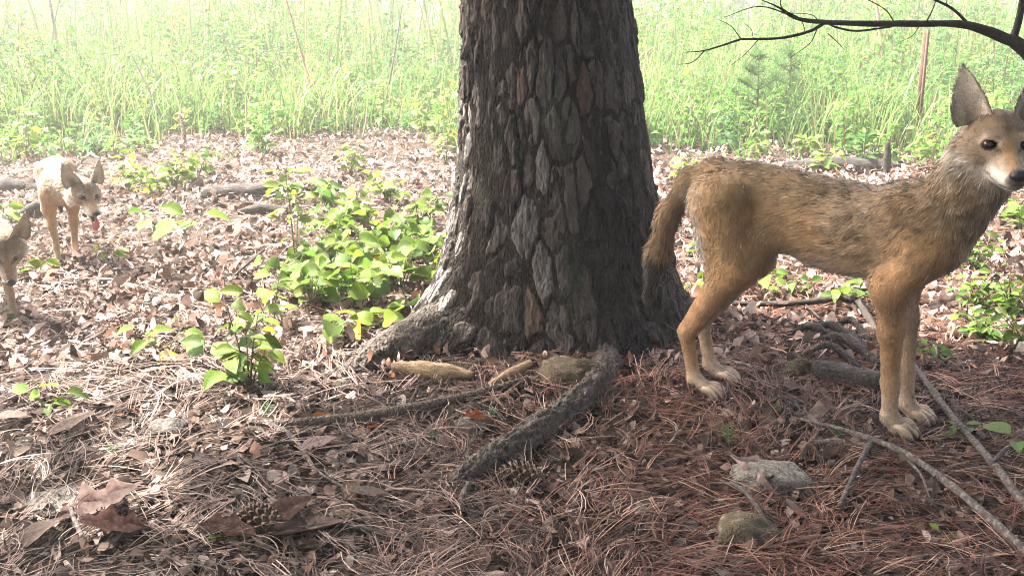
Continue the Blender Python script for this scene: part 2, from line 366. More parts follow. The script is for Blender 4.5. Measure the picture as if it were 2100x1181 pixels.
def build_tree():
    root = empty('pine_tree', (0, 0, 0))
    tag(root, 'big old pine with thick dark plated bark and flared roots', 'tree')
    zs = np.concatenate([np.linspace(-.12, 1.35, 130)[:-1], np.linspace(1.35, 9, 36)]); n = 160
    th = np.linspace(-np.pi, np.pi, n, endpoint=False)
    TH, Zz = np.meshgrid(th, zs)
    q = p3(np.cos(TH) * 7.5, np.sin(TH) * 7.5, Zz * 9)
    h = -.016 + .017 * (1 - np.abs(fbm(q, 3, 41))) + .005 * fbm(q * 3, 2, 45)
    V = tree_p(TH, Zz, h).reshape(-1, 3)
    i = np.arange(len(zs) - 1)[:, None] * n; j = np.arange(n)[None]; k = (j + 1) % n
    F = np.stack([i + j, i + k, i + n + k, i + n + j], -1).reshape(-1, 4)
    # bark plates: warped Voronoi cells on the unrolled trunk; every plate is cut out as a proud, flaky slab of its own
    rg = np.random.default_rng(3); R0 = .30; a0 = math.radians(-90); seeds = []
    def lattice(s0, s1, dx, dz, keep):
        for r_, z in enumerate(np.arange(-.08, 1.42, dz)):
            for s in np.arange(s0, s1, dx):
                if rg.random() < keep: seeds.append((s + (r_ % 2) * dx * .5 + rg.uniform(-.48, .48) * dx, z + rg.uniform(-.5, .5) * dz))
    lattice(-.66, -.24, .038, .085, .9); lattice(-.24, .2, .046, .120, .80); lattice(.2, .66, .044, .135, .85)
    S = np.array(seeds)
    s_ = np.linspace(-.64, .64, 330); z_ = np.linspace(-.05, 1.34, 350); SS, ZZ = np.meshgrid(s_, z_)
    H, cid, e = bark_h(SS, ZZ, S, .36, 1.0)
    vc = 1 - np.abs(fbm(p3(SS * 34, ZZ * 5.5, 2.2), 3, 63)); H = H - .007 * sstep(.80, .97, vc) + .0025 * fbm(p3(SS * 110, ZZ * 22, 5.1), 3, 65)
    tk = rg.uniform(.45, 1.35, len(S)); H = H * tk[cid]
    fade = sstep(.64, .58, np.abs(SS))
    P = tree_p(a0 + SS / R0, ZZ, (H - .004) * fade - .012 * (1 - fade))
    nx = len(s_); i = (np.arange(len(z_) - 1)[:, None] * nx + np.arange(nx - 1)[None]); Fq = np.stack([i, i + 1, i + nx + 1, i + nx], -1)
    fe = (e[:-1, :-1] + e[1:, :-1] + e[:-1, 1:] + e[1:, 1:]) / 4; fc = cid[:-1, :-1]
    furrow = fe < .0035
    Pv = P.reshape(-1, 3)
    def sub(F):
        u, inv = np.unique(F.ravel(), return_inverse=True); return Pv[u], inv.reshape(F.shape)
    V2, F2 = sub(Fq[furrow].reshape(-1, 4))
    Vt, Ft = joinVF([(V, [F]), (V2, [F2])])
    trunk = link('trunk', mesh_data('trunk', Vt, Ft, MATS['bark_furrow'], smooth=False), root)
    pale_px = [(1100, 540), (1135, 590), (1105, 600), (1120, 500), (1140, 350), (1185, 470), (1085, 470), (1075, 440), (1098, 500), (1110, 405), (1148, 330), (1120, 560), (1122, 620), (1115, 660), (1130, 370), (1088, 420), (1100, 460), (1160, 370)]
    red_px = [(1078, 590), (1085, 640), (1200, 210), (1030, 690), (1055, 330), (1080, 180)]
    def px_of(P):
        d = P - np.array([0, 0, CAMH]); zc = d[1] * _c - d[2] * _s; yc = d[1] * _s + d[2] * _c
        return W0 / 2 + FPX * d[0] / zc, H0 / 2 - FPX * yc / zc
    got = []
    for c in np.unique(fc[~furrow]):
        m_ = (fc == c) & ~furrow; got.append((m_.sum() * (1 if abs(S[c, 0]) < .5 else .3), c, m_))
    got.sort(key=lambda t: -t[0]); rest = []
    for k, (_, c, m_) in enumerate(got):
        V, F = sub(Fq[m_]); u, v = px_of(V.mean(0)); mt = 'bark_plate'
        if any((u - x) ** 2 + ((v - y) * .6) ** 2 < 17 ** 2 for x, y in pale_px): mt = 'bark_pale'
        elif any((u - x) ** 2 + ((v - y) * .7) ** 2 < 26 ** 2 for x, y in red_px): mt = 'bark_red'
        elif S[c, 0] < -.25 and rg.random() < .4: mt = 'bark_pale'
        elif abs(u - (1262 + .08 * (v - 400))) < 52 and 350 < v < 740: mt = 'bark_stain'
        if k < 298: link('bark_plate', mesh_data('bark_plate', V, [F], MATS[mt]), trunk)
        else: rest.append((V, [F]))
    if rest:
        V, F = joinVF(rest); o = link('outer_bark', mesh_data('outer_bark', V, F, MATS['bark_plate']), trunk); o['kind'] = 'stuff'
    # surface roots
    def rootp(pts, rad, mat, seed, seg=56, n=170):
        V, F = tube(pts, rad, n, seg, .22, 12, seed); Pc = catmull(pts, n); ln = np.linalg.norm(np.diff(Pc, axis=0), axis=1).sum(); rm = float(np.mean(rad))
        rr = np.random.default_rng(seed); th = np.linspace(0, 2 * np.pi, seg, endpoint=False); zz = np.linspace(0, ln, n); TS, TZ_ = np.meshgrid(np.abs(th - np.pi) * rm, zz)
        sd = np.stack([rr.uniform(-.02, np.pi * rm + .02, int(ln * 330)), rr.uniform(-.05, ln + .05, int(ln * 330))], -1)
        h, _, e_ = bark_h(TS, TZ_, sd, .30, .45); h = (h * .85 + .004 * fbm(p3(TS * 20, TZ_ * 14, seed), 3, seed)) * np.interp(zz, [0, ln * .5, ln], [1.4, .9, .5])[:, None]
        c = np.repeat(Pc, seg, 0); nn = nrm(V[:n * seg] - c); V[:n * seg] += nn * h.reshape(-1, 1)
        return link('root', mesh_data('root', V, F, MATS[mat], smooth=False), root)
    P = [np.array([.0, 2.84, .13]), np.array([-.12, 2.735, .085]), G(800, 735) + [0, 0, .022], G(735, 762) + [0, 0, .006], G(662, 788) + [0, 0, -.02]]
    rootp(P, [.11, .095, .060, .038, .012], 'bark_root', 61)
    P = [np.array([.265, 2.75, .035]), G(1245, 765) + [0, .02, .016], G(1200, 830) + [0, 0, .028], G(1110, 900) + [0, 0, .032], G(1010, 965) + [0, 0, .028], G(950, 1000) + [0, 0, .018], G(893, 1035) + [0, 0, -.012]]
    rootp(P, [.050, .040, .031, .033, .030, .023, .009], 'bark_root', 67)
    # crown high above the picture: limbs and needle tufts
    limbs = []; tips = []
    for k2 in range(26):
        z = rg.uniform(5.6, 8.7); th_ = rg.uniform(0, 2 * np.pi); ln = rg.uniform(1.0, 2.0) * (1 - (z - 5.6) / 6)
        b0 = tree_axis(np.array(z)); e = b0 + np.array([math.cos(th_) * ln, math.sin(th_) * ln, rg.uniform(0, .5)])
        limbs.append(tube([b0, (b0 + e) / 2 + [0, 0, .12], e], [.035, .022, .008], 8, 5))
        for _ in range(34): 
            t = rg.uniform(.3, 1.05); tips.append(b0 + (e - b0) * t + rg.normal(size=3) * .28)
    V, F = joinVF(limbs); link('limbs', mesh_data('limbs', V, F, MATS['dead_branch']), root)
    V, F, c_ = needle_tufts(np.array(tips), 14, .18, rg)
    link('crown', mesh_data('crown', V, F, MATS['foliage'], col=c_), root)
    return root
def needle_tufts(T, per, L, rg, base=(.045, .085, .022)):
    """sprays of needles round each twig tip"""
    n = len(T) * per; c = np.repeat(T, per, 0)
    d = nrm(rg.normal(size=(n, 3)) + [0, 0, .25]); s = nrm(np.cross(d, rg.normal(size=(n, 3))))
    ln = L * rg.uniform(.6, 1.2, n)[:, None]
    P = np.stack([c, c + d * ln * .55 + [0, 0, -.006], c + d * ln + [0, 0, -.02]], 1)
    Wd = np.tile(np.array([.006, .008, .001]), (n, 1))
    V, F = ribbons(P, Wd, s[:, None])
    col = np.repeat(np.array(base) * rg.uniform(.6, 1.5, (n, 1)), 6, 0)
    return V, [F], col
build_tree()
print('tree', time.time() - T0)

# ------------------------------------------------------------------ coyotes: one blended skin per animal, combed fur on top
def surface_nets(Fd, org, h):
    s = Fd < 0
    nx, ny, nz = Fd.shape
    cs = np.zeros((nx - 1, ny - 1, nz - 1), np.int8)
    for a in (0, 1):
        for b in (0, 1):
            for c in (0, 1): cs += s[a:nx - 1 + a, b:ny - 1 + b, c:nz - 1 + c]
    act = (cs > 0) & (cs < 8); idx = np.argwhere(act)
    vid = np.full(cs.shape, -1, np.int64); vid[act] = np.arange(len(idx))
    acc = np.zeros((len(idx), 3)); cnt = np.zeros(len(idx))
    I, J, K = idx.T
    corners = [(a, b, c) for a in (0, 1) for b in (0, 1) for c in (0, 1)]
    for c0 in corners:
        for ax in range(3):
            if c0[ax]: continue
            c1 = list(c0); c1[ax] = 1
            f0 = Fd[I + c0[0], J + c0[1], K + c0[2]]; f1 = Fd[I + c1[0], J + c1[1], K + c1[2]]
            m = (f0 < 0) != (f1 < 0); t = np.where(m, f0 / np.where(m, f0 - f1, 1), 0)
            p = np.tile(np.array(c0, float), (len(idx), 1)); p[:, ax] += t
            acc[m] += p[m]; cnt[m] += 1
    V = (idx + acc / cnt[:, None]) * h + org
    Q = []
    for ax in range(3):
        sl0 = [slice(None)] * 3; sl1 = [slice(None)] * 3; sl0[ax] = slice(0, -1); sl1[ax] = slice(1, None)
        a0 = s[tuple(sl0)]; a1 = s[tuple(sl1)]
        e = np.argwhere(a0 != a1)
        o1, o2 = [(1, 2), (2, 0), (0, 1)][ax]
        e = e[(e[:, o1] > 0) & (e[:, o2] > 0) & (e[:, o1] < Fd.shape[o1] - 1) & (e[:, o2] < Fd.shape[o2] - 1)]
        q = []
        for d1, d2 in ((-1, -1), (0, -1), (0, 0), (-1, 0)):
            t = e.copy(); t[:, o1] += d1; t[:, o2] += d2; q.append(vid[t[:, 0], t[:, 1], t[:, 2]])
        q = np.stack(q, -1); flip = a1[e[:, 0], e[:, 1], e[:, 2]]
        q[flip] = q[flip][:, ::-1]; Q.append(q)
    Q = np.vstack(Q); Q = Q[(Q >= 0).all(1)]
    return V, Q
def vert_normals(V, Q):
    n = np.cross(V[Q[:, 2]] - V[Q[:, 0]], V[Q[:, 3 if Q.shape[1] == 4 else 1]] - V[Q[:, 1 if Q.shape[1] == 4 else 2]])
    out = np.zeros_like(V)
    for k in range(Q.shape[1]):
        for ax in range(3): out[:, ax] += np.bincount(Q[:, k], n[:, ax], len(V))
    return nrm(out)

class Body:
    def __init__(s): s.p = []
    def cone(s, a, b, ra, rb, k=.03, flow=None, col=None, ln=.012, lift=.35, zone='', sy=1.0):
        a, b = np.array(a, float), np.array(b, float)
        s.p.append(dict(t='c', a=a, b=b, ra=ra, rb=rb, k=k, flow=nrm(b - a) if flow is None else nrm(np.array(flow, float)), col=col, ln=ln, lift=lift, zone=zone))
    def ell(s, c, r, k=.03, R=None, flow=(-1, 0, 0), col=None, ln=.012, lift=.35, zone='', sub=False):
        s.p.append(dict(t='e', c=np.array(c, float), r=np.array(r, float), k=k, R=np.eye(3) if R is None else R, flow=nrm(np.array(flow, float)), col=col, ln=ln, lift=lift, zone=zone, sub=sub))
    def loft(s, tab, **kw):
        t = np.array(tab); s.p.append(dict(t='l', tab=t, zone='torso', **kw))
    def bounds(s, p):
        if p['t'] == 'c':
            r = max(p['ra'], p['rb']); return np.minimum(p['a'], p['b']) - r, np.maximum(p['a'], p['b']) + r
        if p['t'] == 'e': m = p['r'].max(); return p['c'] - m, p['c'] + m
        t = p['tab']; return np.array([t[0, 0], -t[:, 3].max(), t[:, 2].min()]) - .01, np.array([t[-1, 0], t[:, 3].max(), t[:, 1].max()]) + .01
    def d(s, p, X):
        if p['t'] == 'c':
            ba = p['b'] - p['a']; pa = X - p['a']; t = np.clip((pa @ ba) / max(ba @ ba, 1e-9), 0, 1)
            return np.linalg.norm(pa - t[..., None] * ba, axis=-1) - (p['ra'] + (p['rb'] - p['ra']) * t)
        if p['t'] == 'e':
            q = (X - p['c']) @ p['R']; k0 = np.linalg.norm(q / p['r'], axis=-1); k1 = np.linalg.norm(q / p['r'] ** 2, axis=-1)
            return k0 * (k0 - 1) / np.maximum(k1, 1e-6)
        t = p['tab']; x = np.clip(X[..., 0], t[0, 0], t[-1, 0])
        zt = np.interp(x, t[:, 0], t[:, 1]); zb = np.interp(x, t[:, 0], t[:, 2]); w = np.interp(x, t[:, 0], t[:, 3])
        a = np.maximum((zt - zb) / 2, .004); w = np.maximum(w, .004)
        q = np.sqrt((X[..., 1] / w) ** 2 + ((X[..., 2] - (zt + zb) / 2) / a) ** 2)
        return np.sqrt(np.maximum((q - 1) * np.minimum(a, w), 0) ** 2 + (X[..., 0] - x) ** 2) + np.minimum((q - 1) * np.minimum(a, w), 0)
    def skin(s, h):
        bs = [s.bounds(p) for p in s.p if not p.get('sub')]; lo = np.min([b[0] for b in bs], 0) - .03; hi = np.max([b[1] for b in bs], 0) + .03
        n = np.ceil((hi - lo) / h).astype(int) + 1
        Fd = np.full(n, .05, np.float32)
        for p in s.p:
            a, b = s.bounds(p); i0 = np.maximum(((a - lo - .05) / h).astype(int), 0); i1 = np.minimum(((b - lo + .05) / h).astype(int) + 2, n)
            ax = [lo[k] + h * np.arange(i0[k], i1[k]) for k in range(3)]
            X = np.stack(np.meshgrid(*ax, indexing='ij'), -1); d = s.d(p, X).astype(np.float32)
            sl = tuple(slice(i0[k], i1[k]) for k in range(3)); f = Fd[sl]; k_ = p['k']
            if p.get('sub'):
                q = np.maximum(k_ - np.abs(f + d), 0) / k_; Fd[sl] = np.maximum(f, -d) + q * q * k_ * .25
            else:
                q = np.maximum(k_ - np.abs(f - d), 0) / k_; Fd[sl] = np.minimum(f, d) - q * q * k_ * .25
        return surface_nets(Fd, lo, h)
    def blend(s, V):
        Ws = 0; fl = 0; ln = 0; lf = 0; co = 0; z = {}
        for p in s.p:
            if p.get('sub'): continue
            w = np.exp(-np.maximum(s.d(p, V), -.004) / .010); Ws = Ws + w
            fl = fl + w[:, None] * p['flow']; ln = ln + w * p['ln']; lf = lf + w * p['lift']; co = co + w[:, None] * np.array(p['col'])
            z[p['zone']] = z.get(p['zone'], 0) + w
        return fl / Ws[:, None], ln / Ws, lf / Ws, co / Ws[:, None], {k: v / Ws for k, v in z.items()}

def ear_mesh(hh, ww, side, n=9, m=9):
    """cupped, pointed ear standing on z, opening towards +x; -> V, F, inner weight"""
    v = np.linspace(0, 1, n)[:, None]; u = np.linspace(-1, 1, m)[None]
    prof = np.interp(v, [0, .15, .35, .6, .8, .93, 1], [.86, 1.0, .94, .70, .43, .22, .04])
    y = u * ww * prof + side * .014 * v; z = v * hh * (1 - .05 * u ** 2) + 0 * u
    x = (u ** 2) * .55 * ww * prof * (1.15 - .6 * v) - .012 * v
    A = np.stack([x + 0 * z, y, z], -1)
    B = A - np.array([.0055, 0, 0]) * (1 - .6 * np.abs(u[..., None]) ** 3)
    V = np.vstack([A.reshape(-1, 3), B.reshape(-1, 3)]); q = n * m
    i = np.arange(n - 1)[:, None] * m + np.arange(m - 1)[None]
    Fa = np.stack([i, i + 1, i + m + 1, i + m], -1).reshape(-1, 4); Fb = Fa[:, ::-1] + q
    edge = []
    bd = list(range(0, m)) + [k * m + m - 1 for k in range(1, n)] + [(n - 1) * m + k for k in range(m - 2, -1, -1)] + [k * m for k in range(n - 2, 0, -1)]
    for a, b in zip(bd, bd[1:] + bd[:1]): edge.append([b, a, a + q, b + q])
    rim = np.maximum(np.abs(u) + 0 * v, sstep(.75, 1, v) + 0 * u).ravel()
    return V, np.vstack([Fa, Fb, edge]), np.concatenate([np.ones(q), np.zeros(q)]), np.concatenate([rim, rim]), np.concatenate([(v + 0 * u).ravel()] * 2)

def make_coyote(name, label, cfg):
    sc = cfg['scale']; rg = np.random.default_rng(cfg['seed'])
    tawny, orange, dark, white, cream, grey = [np.array(c) for c in cfg['pal']]; face = np.array(cfg['face'])
    B = Body()
    top = cfg['torso']
    B.loft(top, k=.03, flow=nrm(np.array([-1, 0, -.32])), col=tawny, ln=.024, lift=.22)
    def swing(P, dx, ztop, side):
        P = np.array(P, float); P[:, 0] += dx * np.clip((ztop - P[:, 2]) / ztop, 0, 1); P[:, 1] *= side; return P
    toes = []
    for side in (-1, 1):
        w = cfg['width']
        # hind leg
        dx = cfg['hind'][0 if side < 0 else 1]
        hip, knee, hock, fet, ball = swing([(.035, .048 * w, .50), (.083, .066 * w, .345), (-.030, .058 * w, .160), (-.008, .058 * w, .045), (.030, .058 * w, .020)], dx, .5, side)
        B.cone(hip, knee, .080, .044, .03, (-.25, 0, -1), tawny, .016, .25, 'thigh')
        fold = swing([(.145, .030 * w, .44), (.100, .060 * w, .355)], dx, .5, side)
        B.cone(fold[0], fold[1], .030, .034, .05, (-.3, 0, -1), tawny, .016, .25, 'thigh')
        th2 = swing([(.014, .040 * w, .49), (.030, .055 * w, .34)], dx, .5, side)
        B.cone(th2[0], th2[1], .050, .026, .04, (-.35, 0, -1), tawny, .014, .35, 'thighback')
        B.cone(knee, hock, .042, .0165, .022, None, orange, .010, .25, 'leg')
        ach = swing([(.030, .060 * w, .30), (-.048, .058 * w, .168)], dx, .5, side)
        B.cone(ach[0], ach[1], .020, .0105, .015, None, orange, .009, .3, 'leg')
        B.cone(hock + [-.006, 0, .004], fet, .0185, .0148, .010, None, orange, .007, .25, 'leg')
        B.cone(fet, ball, .018, .019, .012, None, cream, .006, .25, 'paw')
        for k in range(4):
            ty = (k - 1.5) * .0150; tx = .030 - abs(k - 1.5) * .007
            a = ball + [0, ty * .85, .004]; b = ball + [tx + .006, ty * 1.35, -.007]
            toes.append((b, np.array([1, ty * 8, -.45]), a, .0100))
        # fore leg
        dx = cfg['fore'][0 if side < 0 else 1]
        sb, ps, elb, wr, pas, ball = swing([(.440, .044 * w, .528), (.508, .056 * w, .442), (.443, .066 * w, .355), (.462, .052 * w, .125), (.468, .052 * w, .045), (.492, .052 * w, .020)], dx, .5, side)
        B.cone(sb, ps, .046, .048, .04, (-.6, 0, -.8), tawny * .6 + orange * .4, .022, .3, 'shoulder')
        B.cone(ps, elb, .047, .040, .03, (-.5, 0, -.8), orange, .014, .25, 'shoulder')
        B.cone(elb, elb * .55 + wr * .45, .035, .026, .03, None, orange, .010, .25, 'leg')
        B.cone(elb * .55 + wr * .45, wr, .0255, .0190, .02, None, orange, .008, .25, 'leg')
        B.cone(elb + [-.022, 0, .004], elb + [-.012, 0, -.04], .016, .012, .02, None, orange, .010, .3, 'leg')
        B.cone(wr, pas, .0205, .0165, .012, None, orange * .35 + cream * .65, .007, .3, 'leg')
        B.cone(pas, ball, .020, .021, .012, None, cream, .006, .25, 'paw')
        for k in range(4):
            ty = (k - 1.5) * .0160; tx = .030 - abs(k - 1.5) * .008
            a = ball + [0, ty * .85, .004]; b = ball + [tx + .006, ty * 1.35, -.007]
            toes.append((b, np.array([1, ty * 8, -.45]), a, .0108))
    # neck and head
    Rh = np.array((Matrix.Rotation(cfg['yaw'], 3, 'Z') @ Matrix.Rotation(cfg['pitch'], 3, 'Y') @ Matrix.Rotation(cfg.get('roll', 0), 3, 'X')))
    hs = cfg['hscale']; piv = np.array(cfg['head'], float)
    Hd = lambda p: piv + (Rh @ (np.array(p, float) * hs))
    Hv = lambda v: Rh @ np.array(v, float)
    n0, n1 = [np.array(v, float) for v in cfg['neck']]
    occ = Hd((-.055, 0, -.02))
    B.cone(n0, n1, .076, .058, .06, -(n1 - n0) + np.array([0, 0, -.10]), tawny * .65 + grey * .35, .026, .34, 'neck')
    B.cone(n1, occ, .058, .047, .05, n1 - occ + np.array([0, 0, -.03]), tawny * .65 + grey * .35, .024, .36, 'neck')
    B.cone(n0 + [.008, 0, -.040], (n1 + occ) / 2 + [.010, 0, -.022], .050, .042, .05, (-.1, 0, -1), cream * .6 + tawny * .4, .028, .30, 'throat')
    hk = dict(zone='head')
    def hc(a, b, ra, rb, k, flow, col, ln, lift=.3, z='head'): B.cone(Hd(a), Hd(b), ra * hs, rb * hs, k * hs, Hv(flow), col, ln * hs, lift, z)
    def he(c, r, k, flow, col, ln, lift=.3, z='head', sub=False): B.ell(Hd(c), np.array(r) * hs, k * hs, Rh, Hv(flow), col, ln * hs, lift, z, sub)
    he((-.022, 0, .006), (.066, .054, .050), .03, (-1, 0, .1), face, .013)
    hc((.000, 0, .020), (.046, 0, .000), .040, .0285, .025, (-1, 0, .3), face, .008)
    for sd in (-1, 1):
        he((.012, sd * .037, -.014), (.043, .026, .031), .03, (-1, sd * .4, -.3), face, .010)
        he((-.024, sd * .056, -.038), (.036, .024, .044), .03, (-.7, sd * .6, -.8), white * .55 + face * .45, .024, .45)
        he((.046, sd * .031, .0235), (.014, .014, .006), .012, (-1, 0, .4), face * .6 + cream * .4, .005)
        he((.094, sd * .0165, -.041), (.042, .0130, .0150), .014, (-1, sd * .2, -.3), white, .004)
    hc((.040, 0, -.014), (.136, 0, -.031), .030, .0165, .02, (-1, 0, .15), orange * .45 + face * .55, .005)
    jp = cfg.get('jaw', 0.0); jx, jz = math.cos(jp), math.sin(jp)
    jaw = lambda x, z: (.02 + (x - .02) * jx - (z + .045) * -jz * -1 * 0, 0, -.045 + z + .045 - (x - .02) * jz)
    hc((.015, 0, -.046), jaw(.120, -.054), .029, .0110, .018, (-1, 0, -.4), white, .007)
    for sd in (-1, 1): he((.0535, sd * .034, .0100), (.012, .0138, .0070), .004, (1, 0, 0), grey, .0, sub=True)
    # tail
    tl = [np.array(p, float) for p in cfg['tail']]; tr = cfg['tailr']
    for k in range(len(tl) - 1):
        B.cone(tl[k], tl[k + 1], tr[k], tr[k + 1], .03, None, tawny * .6 + grey * .4, .028 if k else .016, .40, 'tail')
    V, Q = B.skin(cfg['cell'])
    for _ in range(2):                                          # light relaxation of the voxel steps
        nb = np.zeros_like(V); ct = np.zeros(len(V))
        for k in range(4):
            a, b = Q[:, k], Q[:, (k + 1) % 4]
            for ax in range(3): nb[:, ax] += np.bincount(a, V[b, ax], len(V)) + np.bincount(b, V[a, ax], len(V))
            ct += np.bincount(a, None, len(V)) + np.bincount(b, None, len(V))
        V = V * .5 + .5 * nb / np.maximum(ct, 1)[:, None]
    nrmls = vert_normals(V, Q)
    fl, ln, lf, col, zn = B.blend(V)
    g = lambda k: zn.get(k, np.zeros(len(V)))
    # lean flank: ribs and the hollow behind them
    rib = g('torso') * sstep(.22, .28, V[:, 0]) * (1 - sstep(.40, .44, V[:, 0])) * sstep(.38, .44, V[:, 2]) * (1 - sstep(.53, .57, V[:, 2]))
    V = V + nrmls * (cfg['ribs'] * rib * np.sin((V[:, 0] + (V[:, 2] - .45) * .35) * 2 * np.pi / .030))[:, None]
    hv = (V - piv) @ Rh / hs                                     # head frame
    # ---- coat colours
    tz = np.interp(V[:, 0], top[:, 0], top[:, 1]); bz = np.interp(V[:, 0], top[:, 0], top[:, 2]); up = np.clip((V[:, 2] - bz) / np.maximum(tz - bz, .02), 0, 1.2)
    def mix(c0, c1, w): return c0 * (1 - w[:, None]) + np.asarray(c1) * w[:, None]
    tor = np.clip(g('torso') + g('shoulder') * .6 + g('thigh') * .5 + g('neck') * .5, 0, 1)
    nz = fbm(V * 26, 3, 5) * .5 + .5; n2 = fbm(V * np.array([60, 60, 120]), 2, 8) * .5 + .5
    col = mix(col, grey, tor * sstep(.40, .9, up) * .65)
    col = mix(col, dark, tor * sstep(.72, 1.05, up) * .42 * sstep(.2, .7, nz))
    col = mix(col, dark, g('torso') * np.exp(-(((V[:, 0] - .40) / .05) ** 2 + ((V[:, 2] - .52) / .05) ** 2)) * .45)   # dark saddle mark behind the shoulder
    col = mix(col, grey * .8 + .2 * white, g('torso') * sstep(.25, .32, V[:, 0]) * (1 - sstep(.44, .50, V[:, 0])) * .7 * n2)
    col = mix(col, cream, np.clip(g('torso') * (1 - sstep(.02, .30, up)), 0, 1) * .65)
    rump = (g('thighback') + .6 * g('torso')) * sstep(.028, -.012, V[:, 0]) * sstep(.30, .42, V[:, 2]) * sstep(.57, .53, V[:, 2])
    col = mix(col, white, np.clip(rump * 2.6, 0, 1)); ln = ln + .016 * np.clip(rump * 1.6, 0, 1)
    fr = (g('leg') + g('paw')) * sstep(.12, .02, V[:, 2]); col = mix(col, cream, np.clip(fr, 0, 1) * .6)
    stk = fbm(np.stack([V[:, 0] * 90, V[:, 1] * 90, V[:, 2] * 14], -1), 3, 19); col = col * (1 + .30 * (g("leg") + g("paw") * .6 + g("shoulder") * .4) * stk)[:, None]
    inner = sstep(.1, .8, -np.sign(V[:, 1]) * nrmls[:, 1]) * (g('leg') + g('paw') * .5)
    col = mix(col, cream, np.clip(inner, 0, 1) * .75)
    col = mix(col, orange * .8, g('leg') * .4 * nz)
    col = mix(col, dark, g('neck') * sstep(.5, .75, n2) * .55); col = mix(col, cream, g('neck') * sstep(.52, .3, n2) * .55)
    col = mix(col, cream, g('throat') * .6)
    if len(tl) > 2:
        tt = np.min([np.linalg.norm(V - p, axis=1) for p in catmull(tl[-2:], 6)[3:]], axis=0)
        col = mix(col, dark * .35, g('tail') * sstep(.10, .055, tt)); col = mix(col, dark, g('tail') * .5 * sstep(.35, .7, nz))
    hd = g('head'); ay = np.abs(hv[:, 1]); x, z = hv[:, 0], hv[:, 2]
    col = mix(col, (orange * .85 + face * .15) * cfg.get('muz', 1.0), hd * sstep(.050, .074, x) * sstep(-.038, -.026, z) * sstep(.020, .010, ay) * .9)
    col = mix(col, dark, hd * sstep(.05, .1, x) * sstep(.45, .75, n2) * .25)
    col = mix(col, orange * .7 + grey * .3, hd * sstep(.0, .03, z) * sstep(.4, .7, nz) * .35)
    lip = hd * sstep(.028, .046, x) * np.maximum(sstep(-.032, -.040, z), sstep(.014, .022, ay) * sstep(-.024, -.032, z) * sstep(.05, .065, x))
    col = mix(col, white, np.clip(lip, 0, 1) * (.40 if cfg.get('pup') else .80))
    col = mix(col, white, hd * sstep(.05, .02, x) * sstep(-.016, -.036, z) * sstep(.015, .035, ay) * sstep(.15, .55, n2) * .75)
    ml = np.exp(-((z + .0505 + .08 * (x - .075)) / .0032) ** 2) * sstep(.035, .05, x) * hd
    col = mix(col, dark * .2, np.clip(ml, 0, 1) * .85)
    col = mix(col, dark * .3, hd * sstep(.134, .145, x) * .8)
    ed = np.sqrt((x - .053) ** 2 + ((ay - .0335) * .80) ** 2 + ((z - .0095 + .12 * (ay - .0335) * 0) * 1.3) ** 2)
    col = mix(col, cream, hd * sstep(.032, .018, ed) * sstep(.004, .014, z) * .55)
    col = mix(col, grey * .35, hd * np.exp(-(((x - .064) / .012) ** 2 + ((ay - .021) / .006) ** 2 + ((z - .0) / .012) ** 2)) * .7)
    ln = ln * (1 - hd * sstep(.026, .013, ed)); col = mix(col, np.array([.008, .006, .005]), hd * sstep(.0165, .0138, ed))
    col = mix(col, np.array([.012, .009, .007]), hd * np.exp(-(((ay - .021) / .006) ** 2 + ((z - .004) / .0035) ** 2)) * sstep(.04, .055, x) * .9)
    col = mix(col, dark, hd * sstep(.02, .04, z) * sstep(.45, .7, n2) * .4)
    col = mix(col, orange * .75, hd * sstep(-.05, -.02, x) * sstep(.03, .0, x) * sstep(.02, .035, ay) * sstep(.035, .01, z) * sstep(-.03, -.01, z) * .35)
    col = mix(col, dark, hd * np.exp(-((ay) / .006) ** 2) * sstep(.01, .03, z) * .35)
    n3 = fbm(V * np.array([9, 9, 13]), 3, 15); col = col * (1 + .22 * (nz - .5)[:, None] + .09 * n3[:, None])
    col = mix(col, cream * .9, g('torso') * sstep(.56, .75, n2) * sstep(.2, .4, up) * .30)
    if jp: col = mix(col, np.array([.05, .02, .02]), hd * sstep(.035, .06, x) * sstep(-.048, -.054, z) * sstep(.25, .6, (nrmls @ Rh)[:, 2]))
    if cfg.get('pup'): col = col * (1 + .1 * (n2 - .5)[:, None])
    # ---- ears (same mesh)
    parts = [(V, [Q])]; cols = [col]; nos = [nrmls]; fls = [fl]; lns = [ln]; lfs = [lf]
    for sd in (-1, 1):
        ev, eq, inn, rim, ht = ear_mesh(cfg['ear'][0], cfg['ear'][1], sd)
        tw = cfg['eartwist'][0 if sd < 0 else 1]
        Re = np.array(Matrix.Rotation(sd * tw, 3, 'Z')) @ np.array(Matrix.Rotation(-.08, 3, 'Y')) @ np.array(Matrix.Rotation(-sd * cfg['earlean'], 3, 'X'))
        P = (ev @ Re.T + np.array([-.026, sd * .043, .030])) * hs
        P = P @ Rh.T + piv; en = vert_normals(P, eq)
        base = grey * .9 + orange * .25
        ci = white * .62 + grey * .6
        c = np.where(inn[:, None] > .5, ci, base); c = mix(c, np.array([.20, .135, .10]), inn * sstep(.55, .1, ht) * (1 - sstep(.2, .6, rim)) * .8)
        c = mix(c, dark * .7, sstep(.80, 1.0, rim) * .55); c = mix(c, dark * .8, (1 - inn) * sstep(.6, 1, ht) * .4)
        eflow = (Hv(Re @ np.array([0, 0, 1.])))[None] * np.ones((len(P), 1)) + (inn * .8)[:, None] * (Hv(Re @ np.array([0, sd * .6, 0])))[None]
        parts.append((P, [eq])); cols.append(c); nos.append(en); fls.append(eflow)
        lns.append(np.where(inn > .5, .013 * (.4 + rim * .5), .006) * hs); lfs.append(np.where(inn > .5, .3, .25))
